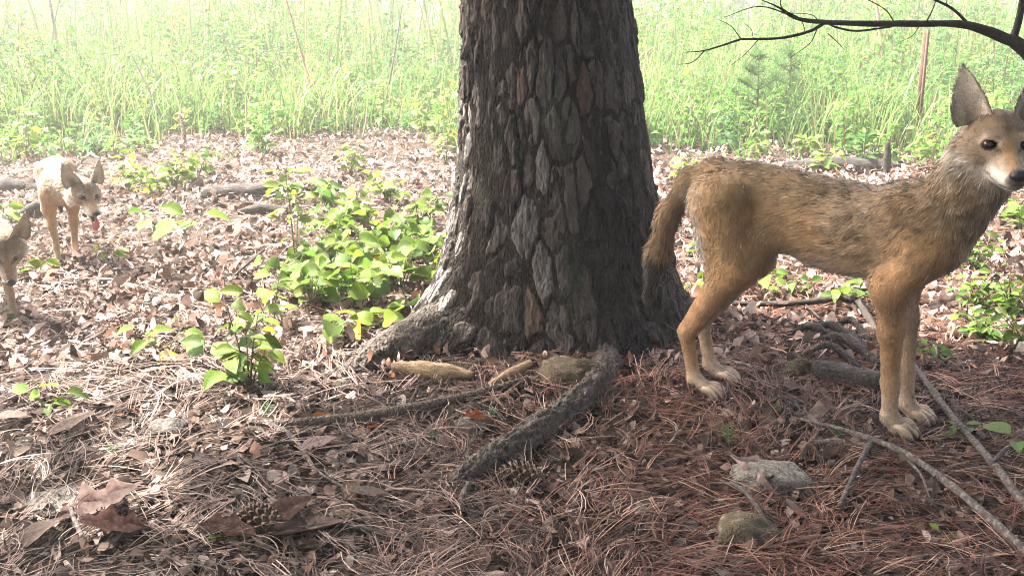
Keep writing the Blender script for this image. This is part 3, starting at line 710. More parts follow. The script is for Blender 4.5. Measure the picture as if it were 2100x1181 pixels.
    for b, d, a, tr_ in toes:
        tv, tf = tube([a + [-.006, 0, .004], a + (b - a) * .45 + [0, 0, .0085], b + [.002, 0, .003], b + [.008, 0, -.004]], [tr_ * .8, tr_, tr_ * .98, tr_ * .6], 12, 10, cap=False)
        tq = tf[0]; tn = vert_normals(tv, tq); lo = sstep(b[2] + .006, b[2] - .006, tv[:, 2]); lat = np.abs(tn[:, 1])
        tc = mix(np.tile(cream * 1.05, (len(tv), 1)), dark, np.clip(lo * .5 + sstep(.6, .95, lat) * .6, 0, 1))  # shade between and under the toes put into their colour
        parts.append((tv, [tq])); cols.append(tc); nos.append(tn); fls.append(np.tile([1., 0, -.4], (len(tv), 1))); lns.append(np.full(len(tv), .0045)); lfs.append(np.full(len(tv), .2))
    V, FF = joinVF(parts); col = np.clip(np.vstack(cols), .004, .9); nrmls = np.vstack(nos); fl = np.vstack(fls); ln = np.concatenate(lns); lf = np.concatenate(lfs)
    Q = FF[0]
    root = empty(name, cfg['loc'], cfg['rz']); tag(root, label, 'coyote')
    body = link('body', mesh_data('body', V * sc, FF, MATS['skin'], col=col, smooth=True), root)
    # ---- fur
    T = np.vstack([Q[:, :3], Q[:, [0, 2, 3]]]); A, Bq, Cq = V[T[:, 0]], V[T[:, 1]], V[T[:, 2]]
    ar = np.linalg.norm(np.cross(Bq - A, Cq - A), axis=1)
    dens = ar * (1 + 1.6 * (ln[T].mean(1) < .012)); nS = cfg['strands']
    pick = rg.choice(len(T), nS, p=dens / dens.sum()); r1 = np.sqrt(rg.random(nS)); r2 = rg.random(nS)
    w = np.stack([1 - r1, r1 * (1 - r2), r1 * r2], -1); t = T[pick]
    I = lambda a: (a[t] * (w[..., None] if a.ndim == 2 else w)).sum(1)
    P, n_, f_, l_, c_, lf_ = I(V), nrm(I(nrmls)), I(fl), I(ln), I(col), I(lf)
    ok = l_ > .0022; P, n_, f_, l_, c_, lf_ = [a[ok] for a in (P, n_, f_, l_, c_, lf_)]; nS = len(P)
    f_ = f_ - n_ * (f_ * n_).sum(1)[:, None]; f_ = nrm(f_ + 1e-4)
    clump = np.stack([fbm(P * 55, 2, 71 + k) for k in range(3)], -1) * .42 + np.stack([fbm(P * 14, 2, 81 + k) for k in range(3)], -1) * .3
    l_ = l_ * rg.uniform(.55, 1.15, nS) * (1 + .35 * fbm(P * 40, 2, 77))
    d0 = nrm(f_ + n_ * (lf_ * rg.uniform(.7, 1.5, nS))[:, None] + clump + rg.normal(size=(nS, 3)) * .12)
    d1 = nrm(f_ + n_ * (lf_ * .35)[:, None] + clump * 1.2 + rg.normal(size=(nS, 3)) * .16 + [0, 0, -.12])
    K = np.stack([P - n_ * .002, P + d0 * l_[:, None] * .5, P + d0 * l_[:, None] * .5 + d1 * l_[:, None] * .5], 1)
    side = nrm(np.cross(d0, n_) + rg.normal(size=(nS, 3)) * .45); side = nrm(side - d0 * (side * d0).sum(1)[:, None])
    wd = cfg['hairw'] * (1 + .5 * (l_ > .015)) * rg.uniform(.7, 1.3, nS); Wd = np.stack([wd, wd * .85, wd * .08], -1)
    gn = np.cross(side, d0); flip = (gn * n_).sum(1) < 0; side[flip] *= -1
    Vr = np.stack([K[:, 0] - side * Wd[:, :1], K[:, 0] + side * Wd[:, :1], K[:, 1] + side * Wd[:, 1:2], K[:, 1] - side * Wd[:, 1:2], K[:, 2]], 1).reshape(-1, 3)
    i5 = np.arange(nS)[:, None] * 5; Fr = [i5 + [0, 1, 2, 3], i5 + [3, 2, 4]]
    rows = fbm(np.stack([P[:, 0] * 38 + P[:, 2] * 30, P[:, 1] * 40, P[:, 2] * 85 - P[:, 0] * 25], -1), 3, 91); fleck = fbm(P * 150, 2, 95)
    coat = sstep(.010, .020, l_) * cfg.get('grizzle', 1.0) * (.45 + .55 * sstep(.12, .30, P[:, 0]))
    c_ = c_ * np.clip(1 + coat * (1.05 * rows + .5 * fleck), .30, 1.75)[:, None]; pale = sstep(.28, .6, rows) * coat; c_ = c_ * (1 - .35 * pale[:, None]) + np.array([.46, .39, .30]) * .35 * pale[:, None]
    rnd = rg.random(nS); tip = c_.copy()
    gzl = sstep(.008, .018, l_)
    tip = np.where((rnd < .26 * gzl)[:, None], c_ * .30, tip); tip = np.where((rnd > 1 - .30 * gzl)[:, None], c_ * .55 + np.array([.50, .42, .31]) * .45, tip)
    cr = c_ * rg.uniform(.62, .9, nS)[:, None]; cm = c_ * rg.uniform(.82, 1.18, nS)[:, None]; ct = tip * rg.uniform(.9, 1.2, nS)[:, None]; sh_ = np.where(l_ < .012, rg.uniform(.62, 1.38, nS) * (1 + .3 * fleck), 1.0)[:, None]; cr, cm, ct = cr * sh_, cm * sh_, ct * sh_
    cc = np.clip(np.stack([cr, cr, cm, cm, ct], 1).reshape(-1, 3), .004, .9)
    nn = np.repeat(nrm(n_ + d1 * .15 + rg.normal(size=(nS, 3)) * .20), 5, 0)
    link('fur', mesh_data('fur', Vr * sc, Fr, MATS['fur'], col=cc, normals=nn), body)
    # ---- eyes, nose, claws, tongue
    def sph(c, r, mat, nm, par, sub=3, R=None):
        bm = bmesh.new(); bmesh.ops.create_icosphere(bm, subdivisions=sub, radius=1.0)
        v = np.array([q.co[:] for q in bm.verts]) * np.array(r); f = np.array([[q.index for q in k.verts] for k in bm.faces]); bm.free()
        if R is not None: v = v @ R.T
        return link(nm, mesh_data(nm, (v + c) * sc, f, MATS[mat], smooth=True), par)
    for sd in (-1, 1): sph(Hd((.0480, sd * .0335, .0100)), np.array([.0108, .0120, .0088]) * hs, 'eye', 'eye', root, 3, Rh)
    bm = bmesh.new(); bmesh.ops.create_icosphere(bm, subdivisions=3, radius=1.0)
    v = np.array([q.co[:] for q in bm.verts]); f = np.array([[q.index for q in k.verts] for k in bm.faces]); bm.free()
    v = v * np.array([.0150, .0200, .0160]) * (1 - .30 * sstep(.1, -1, v[:, 2]))[:, None]
    for sd in (-1, 1):                                          # nostrils
        dd = np.linalg.norm(v - np.array([.009, sd * .0085, -.003]), axis=1); v[:, 0] -= .005 * np.exp(-(dd / .0042) ** 2)
    link('nose', mesh_data('nose', (np.array([Hd(q + np.array([.148, 0, -.0255])) for q in v])) * sc, f, MATS['nose'], smooth=True), root)
    for b, d, _, _ in toes:
        d = nrm(d); Vc, Fc = tube([b + d * .006, b + d * .011 + [0, 0, -.001], b + d * .015 + [0, 0, -.004]], [.0032, .0026, .0006], 5, 6)
        link('claw', mesh_data('claw', Vc * sc, Fc, MATS['claw'], smooth=True), root)
    if cfg.get('tongue'):
        pts = np.array(cfg['tongue']); Pc = catmull(pts, 14); wv = np.interp(np.linspace(0, 1, 14), [0, .5, .85, 1], [.011, .017, .016, .005])
        u = np.linspace(-1, 1, 7); A = Pc[:, None] + np.stack([np.zeros_like(u), u, np.zeros_like(u)], -1)[None] * wv[:, None, None]
        A[..., 0] += -.004 * (1 - u[None] ** 2); Bk = A + np.array([-.004, 0, -.002])
        n, m = 14, 7; i = np.arange(n - 1)[:, None] * m + np.arange(m - 1)[None]; fa = np.stack([i, i + 1, i + m + 1, i + m], -1).reshape(-1, 4)
        bd = list(range(m)) + [k * m + m - 1 for k in range(1, n)] + [(n - 1) * m + k for k in range(m - 2, -1, -1)] + [k * m for k in range(n - 2, 0, -1)]
        eg = [[b, a, a + n * m, b + n * m] for a, b in zip(bd, bd[1:] + bd[:1])]
        vv = np.vstack([A.reshape(-1, 3), Bk.reshape(-1, 3)]); vv = np.array([Hd(q) for q in vv])
        link('tongue', mesh_data('tongue', vv * sc, np.vstack([fa, fa[:, ::-1] + n * m, eg]), MATS['tongue'], smooth=True), root)
    return root

TORSO = np.array([(-.046, .525, .500, .006), (-.040, .555, .460, .024), (-.024, .576, .420, .042), (.02, .596, .405, .060), (.07, .602, .408, .064), (.115, .600, .416, .060), (.145, .596, .412, .056),
                  (.18, .590, .394, .057), (.25, .578, .368, .067), (.32, .570, .357, .077), (.39, .567, .357, .081), (.44, .572, .366, .079),
                  (.50, .575, .395, .072), (.545, .560, .432, .056), (.570, .540, .465, .036), (.580, .51, .49, .010)])
# stand the adult on its paw prints
_f = (G(1820, 892) + G(1858, 872)) / 2; _h = (G(1425, 808) + G(1462, 782)) / 2
AD_RZ = math.atan2(_f[1] - _h[1], _f[0] - _h[0]); AD_LOC = np.array([_h[0], _h[1], (_f[2] + _h[2]) / 2 + .004])
def local_at(u, v, off, loc, rz):
    """photo pixel -> the animal's own frame, on its lengthwise plane shifted sideways by off"""
    hx = np.array([math.cos(rz), math.sin(rz), 0]); ny = np.array([-math.sin(rz), math.cos(rz), 0])
    d = ray(u, v); o = np.array([0, 0, CAMH]); t = ((loc + ny * off - o) @ ny) / (d @ ny); P = o + d * t - loc
    return np.array([P @ hx, off, P[2]])
eye_mid = local_at(2064, 297, -.085, AD_LOC, AD_RZ)
ad_yaw = math.radians(-66); ad_pitch = math.radians(9)
_R = np.array(Matrix.Rotation(ad_yaw, 3, 'Z') @ Matrix.Rotation(ad_pitch, 3, 'Y'))
ad_head = eye_mid - _R @ np.array([.05, 0, .0095])
PAL_AD = [(.395, .244, .118), (.425, .248, .122), (.055, .038, .027), (.68, .62, .54), (.53, .405, .30), (.27, .19, .112)]
adult_cfg = dict(face=(.190, .132, .080), scale=1.0, seed=11, pal=PAL_AD, torso=TORSO, width=1.0, hind=(0, .0), fore=(0, .022), yaw=ad_yaw, pitch=ad_pitch, hscale=1.0, head=ad_head,
    neck=[(.506, 0, .500), (.574, -.010, .606)], tail=[(-.005, 0, .570), (-.066, -.005, .545), (-.116, -.01, .452), (-.140, -.012, .340), (-.158, -.012, .230)], tailr=[.026, .023, .023, .025, .012],
    cell=.0050, ribs=.0011, ear=(.124, .0385), eartwist=(.40, .35), earlean=.24, loc=tuple(AD_LOC), rz=AD_RZ, strands=150000, hairw=.00062)
make_coyote('coyote', 'lean tawny adult coyote standing beside the big pine, looking at the viewer', adult_cfg)
print('adult', time.time() - T0)
# pups: same animal, younger build
def pup_torso():
    t = TORSO.copy(); t[:, 1] = .48 + (t[:, 1] - .48) * .95; t[:, 3] *= 1.0; return t
PAL_PUP = [(.40, .285, .185), (.36, .225, .125), (.07, .05, .035), (.55, .50, .43), (.46, .37, .27), (.27, .20, .135)]
p_f = G(141, 550)
P1_RZ = math.radians(-65)
P1_SC = .63
_hx = np.array([math.cos(P1_RZ), math.sin(P1_RZ), 0])
P1_LOC = p_f - _hx * (.49 + .06) * P1_SC; P1_LOC[2] = p_f[2] + .003
yaw1 = math.radians(15); pit1 = math.radians(24)
em1 = at_y(183, 403, p_f[1] - .10) - P1_LOC; em1 = np.array([em1 @ _hx, em1 @ np.array([-_hx[1], _hx[0], 0]), em1[2]]) / P1_SC
_R = np.array(Matrix.Rotation(yaw1, 3, 'Z') @ Matrix.Rotation(pit1, 3, 'Y')); HS1 = 1.20
hd1 = em1 - _R @ np.array([.05, 0, .0095]) * HS1
print('pup1 head', hd1)
pup1_cfg = dict(face=(.21, .155, .105), scale=P1_SC, seed=21, pal=PAL_PUP, torso=pup_torso(), width=1.0, hind=(.12, -.12), fore=(.06, -.03), yaw=yaw1, pitch=pit1, hscale=HS1, head=hd1,  # face toned brown-grey, darkened for the shade on it
    neck=[(.515, 0, .500), tuple((np.array([.515, 0, .5]) + hd1) / 2 + [0, 0, .02])], tail=[(-.02, 0, .54), (-.07, 0, .50), (-.11, 0, .40), (-.13, 0, .30), (-.14, 0, .22)], tailr=[.026, .028, .03, .028, .014],
    cell=.0088, ribs=.0, ear=(.122, .042), eartwist=(.25, .45), earlean=.36, loc=tuple(P1_LOC), rz=P1_RZ, strands=34000, hairw=.0013, jaw=.42, pup=1, grizzle=.45, muz=.95,
    tongue=[(.045, .004, -.054), (.090, .006, -.074), (.118, .008, -.092), (.128, .010, -.116), (.124, .011, -.140)])
make_coyote('coyote_pup', 'pale coyote pup walking forward with its tongue hanging out', pup1_cfg)
nose2 = at_y(22, 578, 2.78)
P2_RZ = math.radians(-36); P2_SC = .63; HS2 = 1.20
_hx = np.array([math.cos(P2_RZ), math.sin(P2_RZ), 0]); _hy = np.array([-_hx[1], _hx[0], 0])
yaw2 = math.radians(-24); pit2 = math.radians(42)
_R = np.array(Matrix.Rotation(yaw2, 3, 'Z') @ Matrix.Rotation(pit2, 3, 'Y'))
hd2 = np.array([.69, -.03, .50])
nl = hd2 + _R @ np.array([.145, 0, -.022]) * HS2
P2_LOC = nose2 - (_hx * nl[0] + _hy * nl[1]) * P2_SC; P2_LOC[2] = 0
P2_LOC[2] = float(gz(P2_LOC[0], P2_LOC[1])) + .003
hd2[2] += (nose2[2] - P2_LOC[2]) / P2_SC - nl[2]
print('pup2', P2_LOC, hd2)
pup2_cfg = dict(pup1_cfg); pup2_cfg.update(seed=33, hind=(-.08, .08), fore=(-.06, .06), yaw=yaw2, pitch=pit2, head=hd2, neck=[(.515, 0, .490), tuple((np.array([.515, 0, .49]) + hd2) / 2 + [0, 0, .015])],
    loc=tuple(P2_LOC), rz=P2_RZ, jaw=0.0, tongue=None, eartwist=(.3, .3), pal=[tuple(np.array(c) * .8) for c in PAL_PUP])
make_coyote('coyote_pup', 'coyote pup with lowered head, sniffing low over the leaf litter', pup2_cfg)
print('pups', time.time() - T0)

# ------------------------------------------------------------------ litter: needles, chips and leaf scraps nobody could count
TREE_R = lambda x, y: np.hypot(x - TREE[0], y - TREE[1])
def scatter(n, y0, y1, pw, rg, spread=.78):
    """points on the ground, denser towards the near end"""
    q = 1 - pw; u = rg.random(n); y = (y0 ** q + u * (y1 ** q - y0 ** q)) ** (1 / q)
    x = rg.uniform(-1, 1, n) * (spread * y + .35); return x, y
PAL_L = np.array([(.42, .315, .275), (.25, .178, .148), (.145, .095, .075), (.078, .048, .037), (.036, .023, .018), (.14, .072, .048), (.54, .45, .41)])
def scraps(n, y0, y1, pw, l0, l1, tilt, rg, prob, zmax, name, label, nu=3, nt=4, asp=(.22, .42), dk=1.0):
    """curled scraps of leaf or bark, each a small bent grid"""
    x, y = scatter(n, y0, y1, pw, rg); ok = TREE_R(x, y) > .40; x, y = x[ok], y[ok]; n = len(x)
    L = rg.uniform(l0, l1, n) * rg.uniform(.45, 1.15, n); Wd = L * rg.uniform(asp[0], asp[1], n)
    az = rg.uniform(0, 2 * np.pi, n); tl = rg.normal(size=n) * tilt; rl = rg.normal(size=n) * tilt * 1.2
    z = gz(x, y) + rg.uniform(.001, zmax, n) + np.abs(np.sin(tl)) * L * .4
    d = np.stack([np.cos(az) * np.cos(tl), np.sin(az) * np.cos(tl), np.sin(tl)], -1)
    s0 = np.stack([-np.sin(az), np.cos(az), 0 * az], -1); nn = np.cross(d, s0); s = s0 * np.cos(rl)[:, None] + nn * np.sin(rl)[:, None]; nn = np.cross(d, s)
    t = np.linspace(-.5, .5, nt); u = np.linspace(-1, 1, nu)
    prof = (np.array([.30, .95, 1.0, .30]) if nt == 4 else np.array([.75, 1, .65]))[None, :, None] * rg.uniform(.7, 1.25, (n, nt, 1))
    lx = t[None, :, None] + rg.normal(size=(n, nt, nu)) * .05; uy = u[None, None] * prof + rg.normal(size=(n, nt, 1)) * .12
    cur = rg.normal(size=(n, 1, 1)) * .55; fo = rg.normal(size=(n, 1, 1)) * .5
    lz = cur * lx ** 2 * L[:, None, None] + fo * uy ** 2 * Wd[:, None, None] + rg.normal(size=(n, nt, nu)) * .035 * L[:, None, None]
    P = np.stack([x, y, z], -1)[:, None, None] + d[:, None, None] * (lx * L[:, None, None])[..., None] + s[:, None, None] * (uy * Wd[:, None, None])[..., None] + nn[:, None, None] * lz[..., None]
    V = P.reshape(-1, 3); q = (np.arange(nt - 1)[:, None] * nu + np.arange(nu - 1)[None]).ravel(); b = np.arange(n)[:, None] * (nt * nu) + q[None]
    F = np.stack([b, b + 1, b + nu + 1, b + nu], -1).reshape(-1, 4)
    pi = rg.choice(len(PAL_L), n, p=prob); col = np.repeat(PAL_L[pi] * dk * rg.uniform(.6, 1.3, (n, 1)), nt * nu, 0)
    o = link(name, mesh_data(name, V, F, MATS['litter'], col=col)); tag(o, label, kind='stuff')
def build_litter():
    rg = np.random.default_rng(5)
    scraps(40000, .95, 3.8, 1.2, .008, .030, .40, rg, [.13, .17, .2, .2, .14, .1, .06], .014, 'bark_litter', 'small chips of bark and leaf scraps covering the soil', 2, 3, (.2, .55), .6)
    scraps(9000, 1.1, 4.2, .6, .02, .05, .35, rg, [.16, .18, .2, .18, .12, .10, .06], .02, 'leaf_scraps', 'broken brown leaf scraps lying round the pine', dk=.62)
    scraps(56000, 2.5, 10, .55, .018, .060, .55, rg, [.22, .2, .17, .14, .08, .09, .10], .035, 'leaf_litter', 'dry pinkish brown leaf litter beyond the pine', 2, 4, (.13, .34), 1.2)  # lightened for paler leaves and to look bleached out by sun
    # pine needles in bundles of three
    for n, y0, y1, pw, K, wk, nm, lb in ((16000, .95, 3.4, 1.3, 6, 1.0, 'pine_needles', 'fallen reddish brown pine needles carpeting the ground'), (9500, 2.3, 6.0, .6, 4, 1.25, 'lightened_needles', 'dry pine needles, lightened as if sunlit, strewn through the litter')):
        x, y = scatter(n, y0, y1, pw, rg); right = sstep(-.5, .6, x + .25 * fbm(p3(x * 1.5, y * 1.5), 2, 3)); keep = rg.random(n) < .6 + .4 * right; x, y = x[keep], y[keep]
        ok = TREE_R(x, y) > .37; x, y = x[ok], y[ok]; n = len(x)
        swirl = fbm(p3(x * 1.8, y * 1.8), 2, 13) * 3.2 + .4; az = swirl + rg.normal(size=n) * .75
        x, y, az = [np.repeat(a, 3) for a in (x, y, az)]; n = len(x); az = az + rg.normal(size=n) * .10
        L = rg.uniform(.085, .17, n); cv = np.repeat(rg.normal(size=n // 3), 3) * .55 + rg.normal(size=n) * .25
        t = np.linspace(0, 1, K)[None]; an = az[:, None] + cv[:, None] * (t - .5) * 1.6
        st = L[:, None] / (K - 1); px = x[:, None] + np.cumsum(np.cos(an) * st, 1) - st; py = y[:, None] + np.cumsum(np.sin(an) * st, 1) - st
        h0 = np.repeat(rg.uniform(.003, .032, n // 3), 3); sl = np.repeat(rg.normal(size=n // 3) * .022, 3)
        pz = gz(px, py) + np.maximum(h0[:, None] + sl[:, None] * (t - .4) + .006 * np.sin(t * 3.1), .002)
        P = np.stack([px, py, pz], -1); side = np.stack([-np.sin(an), np.cos(an), rg.normal(size=(n, 1)) * .5 + 0 * an], -1); side = nrm(side)
        wd = (rg.uniform(.00075, .00115, n) * wk * (1 + .10 * np.maximum(y - 2, 0)))[:, None] * np.interp(np.linspace(0, 1, K), [0, .8, 1], [1, .8, .3])[None]
        V, F = ribbons(P, wd, side)
        pal = np.array([(.125, .046, .028), (.175, .084, .054), (.070, .026, .017), (.31, .20, .145), (.034, .020, .015)])
        pi = np.repeat(rg.choice(5, n // 3, p=[.28, .22, .22, .13, .15]), 3); rf = sstep(-.5, .5, x)[:, None]; cb = pal[pi]; gy = cb.mean(1, keepdims=True) * np.array([1.55, 1.2, 1.02]); cb = cb * rf + (cb * .35 + gy * .65) * (1 - rf); cb = cb * (1.0 if K == 6 else 1.6); col = np.repeat(cb * rg.uniform(.75, 1.25, (n, 1)), K * 2, 0)  # far needles get a lighter copy of the palette, sunlight put into their colour
        o = link(nm, mesh_data(nm, V, F, MATS['needle'], col=col)); tag(o, lb, kind='stuff')
build_litter()

# ------------------------------------------------------------------ dead leaves one can pick out
def dead_leaf_data(seed, kind='oval'):
    rg = np.random.default_rng(seed); n, m = 11, 7
    t = np.linspace(0, 1, n)[:, None]; u = np.linspace(-1, 1, m)[None]
    w = .30 * np.sin(np.pi * np.clip(t, .02, .985) ** .85) ** .8 * (1 + .12 * fbm(p3(t * 6, np.sign(u) * 3, seed), 2, seed))
    if kind == 'lobed': w = w * (1 + .35 * np.sin(t * 19 + seed))
    curl = rg.uniform(.3, 1.1) * rg.choice([-1, 1]); roll = rg.uniform(.5, 2.3)
    th = u * roll; y = w * np.sin(th) / max(roll, .1) ; z = w * (1 - np.cos(th)) / max(roll, .1)
    x = t + 0 * u; z = z + curl * .25 * (t - .5) ** 2 + .03 * fbm(p3(x * 4, y * 9, seed), 2, seed + 1)
    y = y + .12 * rg.normal() * (t - .5) ** 2
    V = np.stack([x - .5, y, z - z.min() * .6], -1).reshape(-1, 3)
    i = np.arange(n - 1)[:, None] * m + np.arange(m - 1)[None]; F = np.stack([i, i + 1, i + m + 1, i + m], -1).reshape(-1, 4)
    return V, F
def place(o, p, rz=0.0, s=1.0, tilt=(0, 0), dz=0.0):
    o.location = (p[0], p[1], p[2] + dz); o.rotation_euler = (tilt[0], tilt[1], rz); o.scale = (s, s, s) if np.isscalar(s) else s
    return o
def build_dead_leaves():
    rg = np.random.default_rng(15)
    D = {}
    for mt in ('dead_leaf', 'dead_leaf_pale', 'dead_leaf_orange'):
        D[mt] = [mesh_data('dead_leaf', *dead_leaf_data(k * 7 + 1, 'lobed' if k % 3 == 2 else 'oval'), MATS[mt], smooth=True) for k in range(9)]
    lab = {'dead_leaf': 'curled brown dead leaf lying in the litter', 'dead_leaf_pale': 'bleached pale dead leaf lying in the litter', 'dead_leaf_orange': 'orange brown dead leaf lying in the litter'}
    grp = {'dead_leaf': 'brown dead leaves on the ground', 'dead_leaf_pale': 'bleached dead leaves on the ground', 'dead_leaf_orange': 'orange dead leaves on the ground'}
    def put(p, mt, s, rz, tl, dz, k=None):
        o = link('dead_leaf', D[mt][rg.integers(9) if k is None else k]); place(o, p, rz, s, tl, dz); tag(o, lab[mt], 'dead leaf', grp[mt])
    for u, v, mt, s, rz, lb in [(215, 1060, 'dead_leaf_pale', .17, .3, 'big pale curled leaf beside the flat pale stone'), (100, 1112, 'dead_leaf', .13, 1.4, 'folded brown leaf below the flat pale stone'), (240, 1108, 'dead_leaf', .13, .2, 'folded brown leaf just under the big pale curled leaf'), (20, 880, 'dead_leaf_pale', .11, 1.0, 'pale leaf near the small lobed seedling'), (35, 945, 'dead_leaf', .10, 2.0, 'brown leaf between the lobed seedling and the flat pale stone'),
                            (655, 935, 'dead_leaf_pale', .10, .9, 'pale leaf at the bend of the thin grey stick'), (985, 882, 'dead_leaf_orange', .085, .5, 'orange leaf lying on the flat tan slab'), (1160, 870, 'dead_leaf', .08, 1.3, 'upright brown leaf between the flat tan slab and the root'), (1552, 1005, 'dead_leaf_pale', .15, 2.3, 'pinkish pale leaf draped between the speckled rock and the boulder'), (1300, 865, 'dead_leaf', .06, 1.2, 'small brown leaf between the root and the hind paws'),
                            (1945, 640, 'dead_leaf_pale', .16, .3, 'large pale leaf under the low small-leaved shrub'), (585, 1085, 'dead_leaf', .14, .8, 'large brown leaf leaning on the big pine cone'), (760, 1040, 'dead_leaf_pale', .09, .1, 'pale leaf between white stone chip and the root tip'), (630, 1110, 'dead_leaf', .14, .3, 'large brown leaf under the dark twig'), (1640, 690, 'dead_leaf', .10, 2.8, 'brown leaf on top of the root heap'), (1700, 700, 'dead_leaf', .11, .4, 'brown leaf wedged in the root heap'),
                            (150, 895, 'dead_leaf_pale', .12, .4, 'pale leaf beside the layered grey stone'), (470, 1110, 'dead_leaf', .12, 2.9, 'brown leaf next to the lime seedling leaf')]:
        o = link('dead_leaf', D[mt][rg.integers(9)]); place(o, G(u, v), rz, s, (rg.normal() * .25, rg.normal() * .25), .026); tag(o, lb, 'dead leaf')
    n = 0
    while n < 250:
        x, y = scatter(1, 1.25, 6.2, .9, rg, .58); x, y = x[0], y[0]
        if TREE_R(x, y) < .5: continue
        if x > .1 and y < 2.4 and rg.random() < .75: continue
        mt = rg.choice(['dead_leaf', 'dead_leaf_pale', 'dead_leaf_orange'], p=[.5, .4, .10])
        put(np.array([x, y, float(gz(x, y))]), mt, rg.uniform(.04, .072), rg.uniform(0, 6.28), (rg.normal() * .35, rg.normal() * .35), rg.uniform(.008, .025)); n += 1
build_dead_leaves()

# ------------------------------------------------------------------ sticks, wood, rocks, cones
def stick(name, label, pts, rad, mat, forks=(), cat='stick', seg=9, n=30, rough=.28, seed=1, group=None, ns=22):
    V, F = tube(pts, np.array(rad) * 1.15, n, seg, rough, ns, seed); o = link(name, mesh_data(name, V, F, MATS[mat], smooth=False)); tag(o, label, cat, group)
    for k, (fp, fr) in enumerate(forks):
        V, F = tube(fp, fr, 14, 6, .2, 30, seed + k + 3); link('twig', mesh_data('twig', V, F, MATS[mat]), o)
    return o
Gz = lambda u, v, dz=.01: G(u, v) + np.array([0, 0, dz + .010])
stick('fallen_stick', 'dark fallen stick with short side stubs in front of the pine', [Gz(1082, 800, .02), Gz(960, 835, .018), Gz(830, 862, .02), Gz(680, 880, .014), Gz(555, 888, .012)], [.009, .0125, .0115, .011, .009], 'bark_stick',
      [([Gz(840, 860, .02), Gz(850, 848, .035), Gz(862, 835, .05)], [.007, .006, .004]), ([Gz(735, 872, .02), Gz(733, 860, .04)], [.003, .0015]), ([Gz(560, 888, .012), Gz(520, 880, .01), Gz(505, 884, .006)], [.008, .007, .004])], seed=3)
stick('fallen_stick', 'thin dark stick lying along the thicker stick with stubs', [Gz(1065, 838, .008), Gz(930, 850, .008), Gz(760, 875, .008), Gz(640, 892, .006), Gz(560, 893, .004)], [.003, .0042, .0045, .004, .003], 'bark_stick', seed=5)
stick('fallen_stick', 'short thin grey stick angling off the dark stick ends', [Gz(545, 884, .012), Gz(590, 905, .012), Gz(625, 940, .01), Gz(650, 980, .008), Gz(740, 1030, .004)], [.006, .0055, .0045, .0035, .0015], 'bark_grey', seed=6)
stick('fallen_branch', 'long straight grey branch lying past the coyote front paws', [Gz(1800, 690, .03), Gz(1865, 770, .03), Gz(1940, 870, .025), Gz(2020, 965, .025), Gz(2110, 1085, .025), Gz(2250, 1250, .02)], [.005, .0064, .0070, .0074, .008, .009], 'bark_grey',
      [([Gz(2030, 985, .03), Gz(2060, 965, .045), Gz(2120, 960, .06)], [.006, .005, .004])], n=44, seed=7, cat='branch')
stick('fallen_branch', 'forked knobbly branch lying between the rocks and the long grey branch', [Gz(1640, 885, .022), Gz(1740, 918, .03), Gz(1850, 965, .032), Gz(1950, 1035, .03), Gz(2060, 1130, .025), Gz(2150, 1210, .02)], [.003, .005, .0062, .007, .008, .008], 'bark_grey',
      [([Gz(1782, 940, .03), Gz(1758, 990, .036), Gz(1720, 1066, .022)], [.0055, .006, .005]), ([Gz(1858, 970, .02), Gz(1885, 1010, .03), Gz(1905, 1055, .02)], [.004, .003, .0015]), ([Gz(1790, 940, .015), Gz(1720, 925, .012), Gz(1670, 922, .008)], [.009, .009, .006])], n=44, seed=8, cat='branch')
stick('fallen_branch', 'thin dark branch on the ground behind the coyote belly', [Gz(1500, 640, .02), Gz(1600, 648, .03), Gz(1740, 650, .05), Gz(1775, 672, .03), Gz(1800, 700, .01)], [.006, .0085, .010, .011, .009], 'dead_branch',
      [([Gz(1650, 650, .03), Gz(1690, 690, .03), Gz(1710, 720, .02)], [.004, .003, .002])], seed=9, cat='branch')
rgp = np.random.default_rng(44)
for k, (a, b_, r) in enumerate([((1640, 690), (1790, 745), .014), ((1660, 715), (1800, 770), .016), ((1610, 700), (1730, 735), .012), ((1690, 690), (1780, 720), .011), ((1650, 740), (1760, 775), .010)]):
    m_ = ((a[0] + b_[0]) / 2 + rgp.uniform(-8, 8), (a[1] + b_[1]) / 2 - 12)
    stick('root_piece', 'gnarled dark grey root piece in the heap behind the coyote legs', [Gz(*a, .01), Gz(*m_, .045), Gz(*b_, .02)], [r * .4, r * .85, r * .5], 'dark_wood', seed=20 + k, cat='root', group='heap of old roots', rough=.75, ns=34)
stick('log_piece', 'short pale log lying behind the coyote front legs', [Gz(1665, 785, .025), Gz(1730, 795, .03), Gz(1800, 815, .03)], [.020, .026, .022], 'dark_wood', seed=31, cat='log', seg=14, rough=.5)
stick('wood_chip', 'long pale splinter of wood at the foot of the pine', [Gz(806, 778, .03), Gz(860, 782, .026), Gz(920, 786, .024), Gz(970, 792, .02)], [.010, .021, .019, .008], 'pale_wood', seed=33, cat='wood', seg=7, rough=.5, n=22)
stick('wood_chip', 'small pale split stick leaning by the mossy rock', [Gz(1006, 806, .012), Gz(1045, 790, .022), Gz(1088, 772, .03)], [.009, .013, .008], 'pale_wood', seed=35, cat='wood', seg=7, rough=.4)
stick('white_twig', 'short whitish broken twig standing out of the needles', [Gz(945, 1068, .01), Gz(948, 1048, .018), Gz(962, 1026, .03)], [.0055, .0065, .0055], 'bark_grey', seed=37, cat='twig')
stick('thin_twig', 'thin black twig running out from the whitish twig', [Gz(948, 1062, .008), Gz(1020, 1080, .012), Gz(1100, 1105, .012), Gz(1180, 1125, .006)], [.004, .0035, .003, .002], 'dead_branch', seed=38, cat='twig')
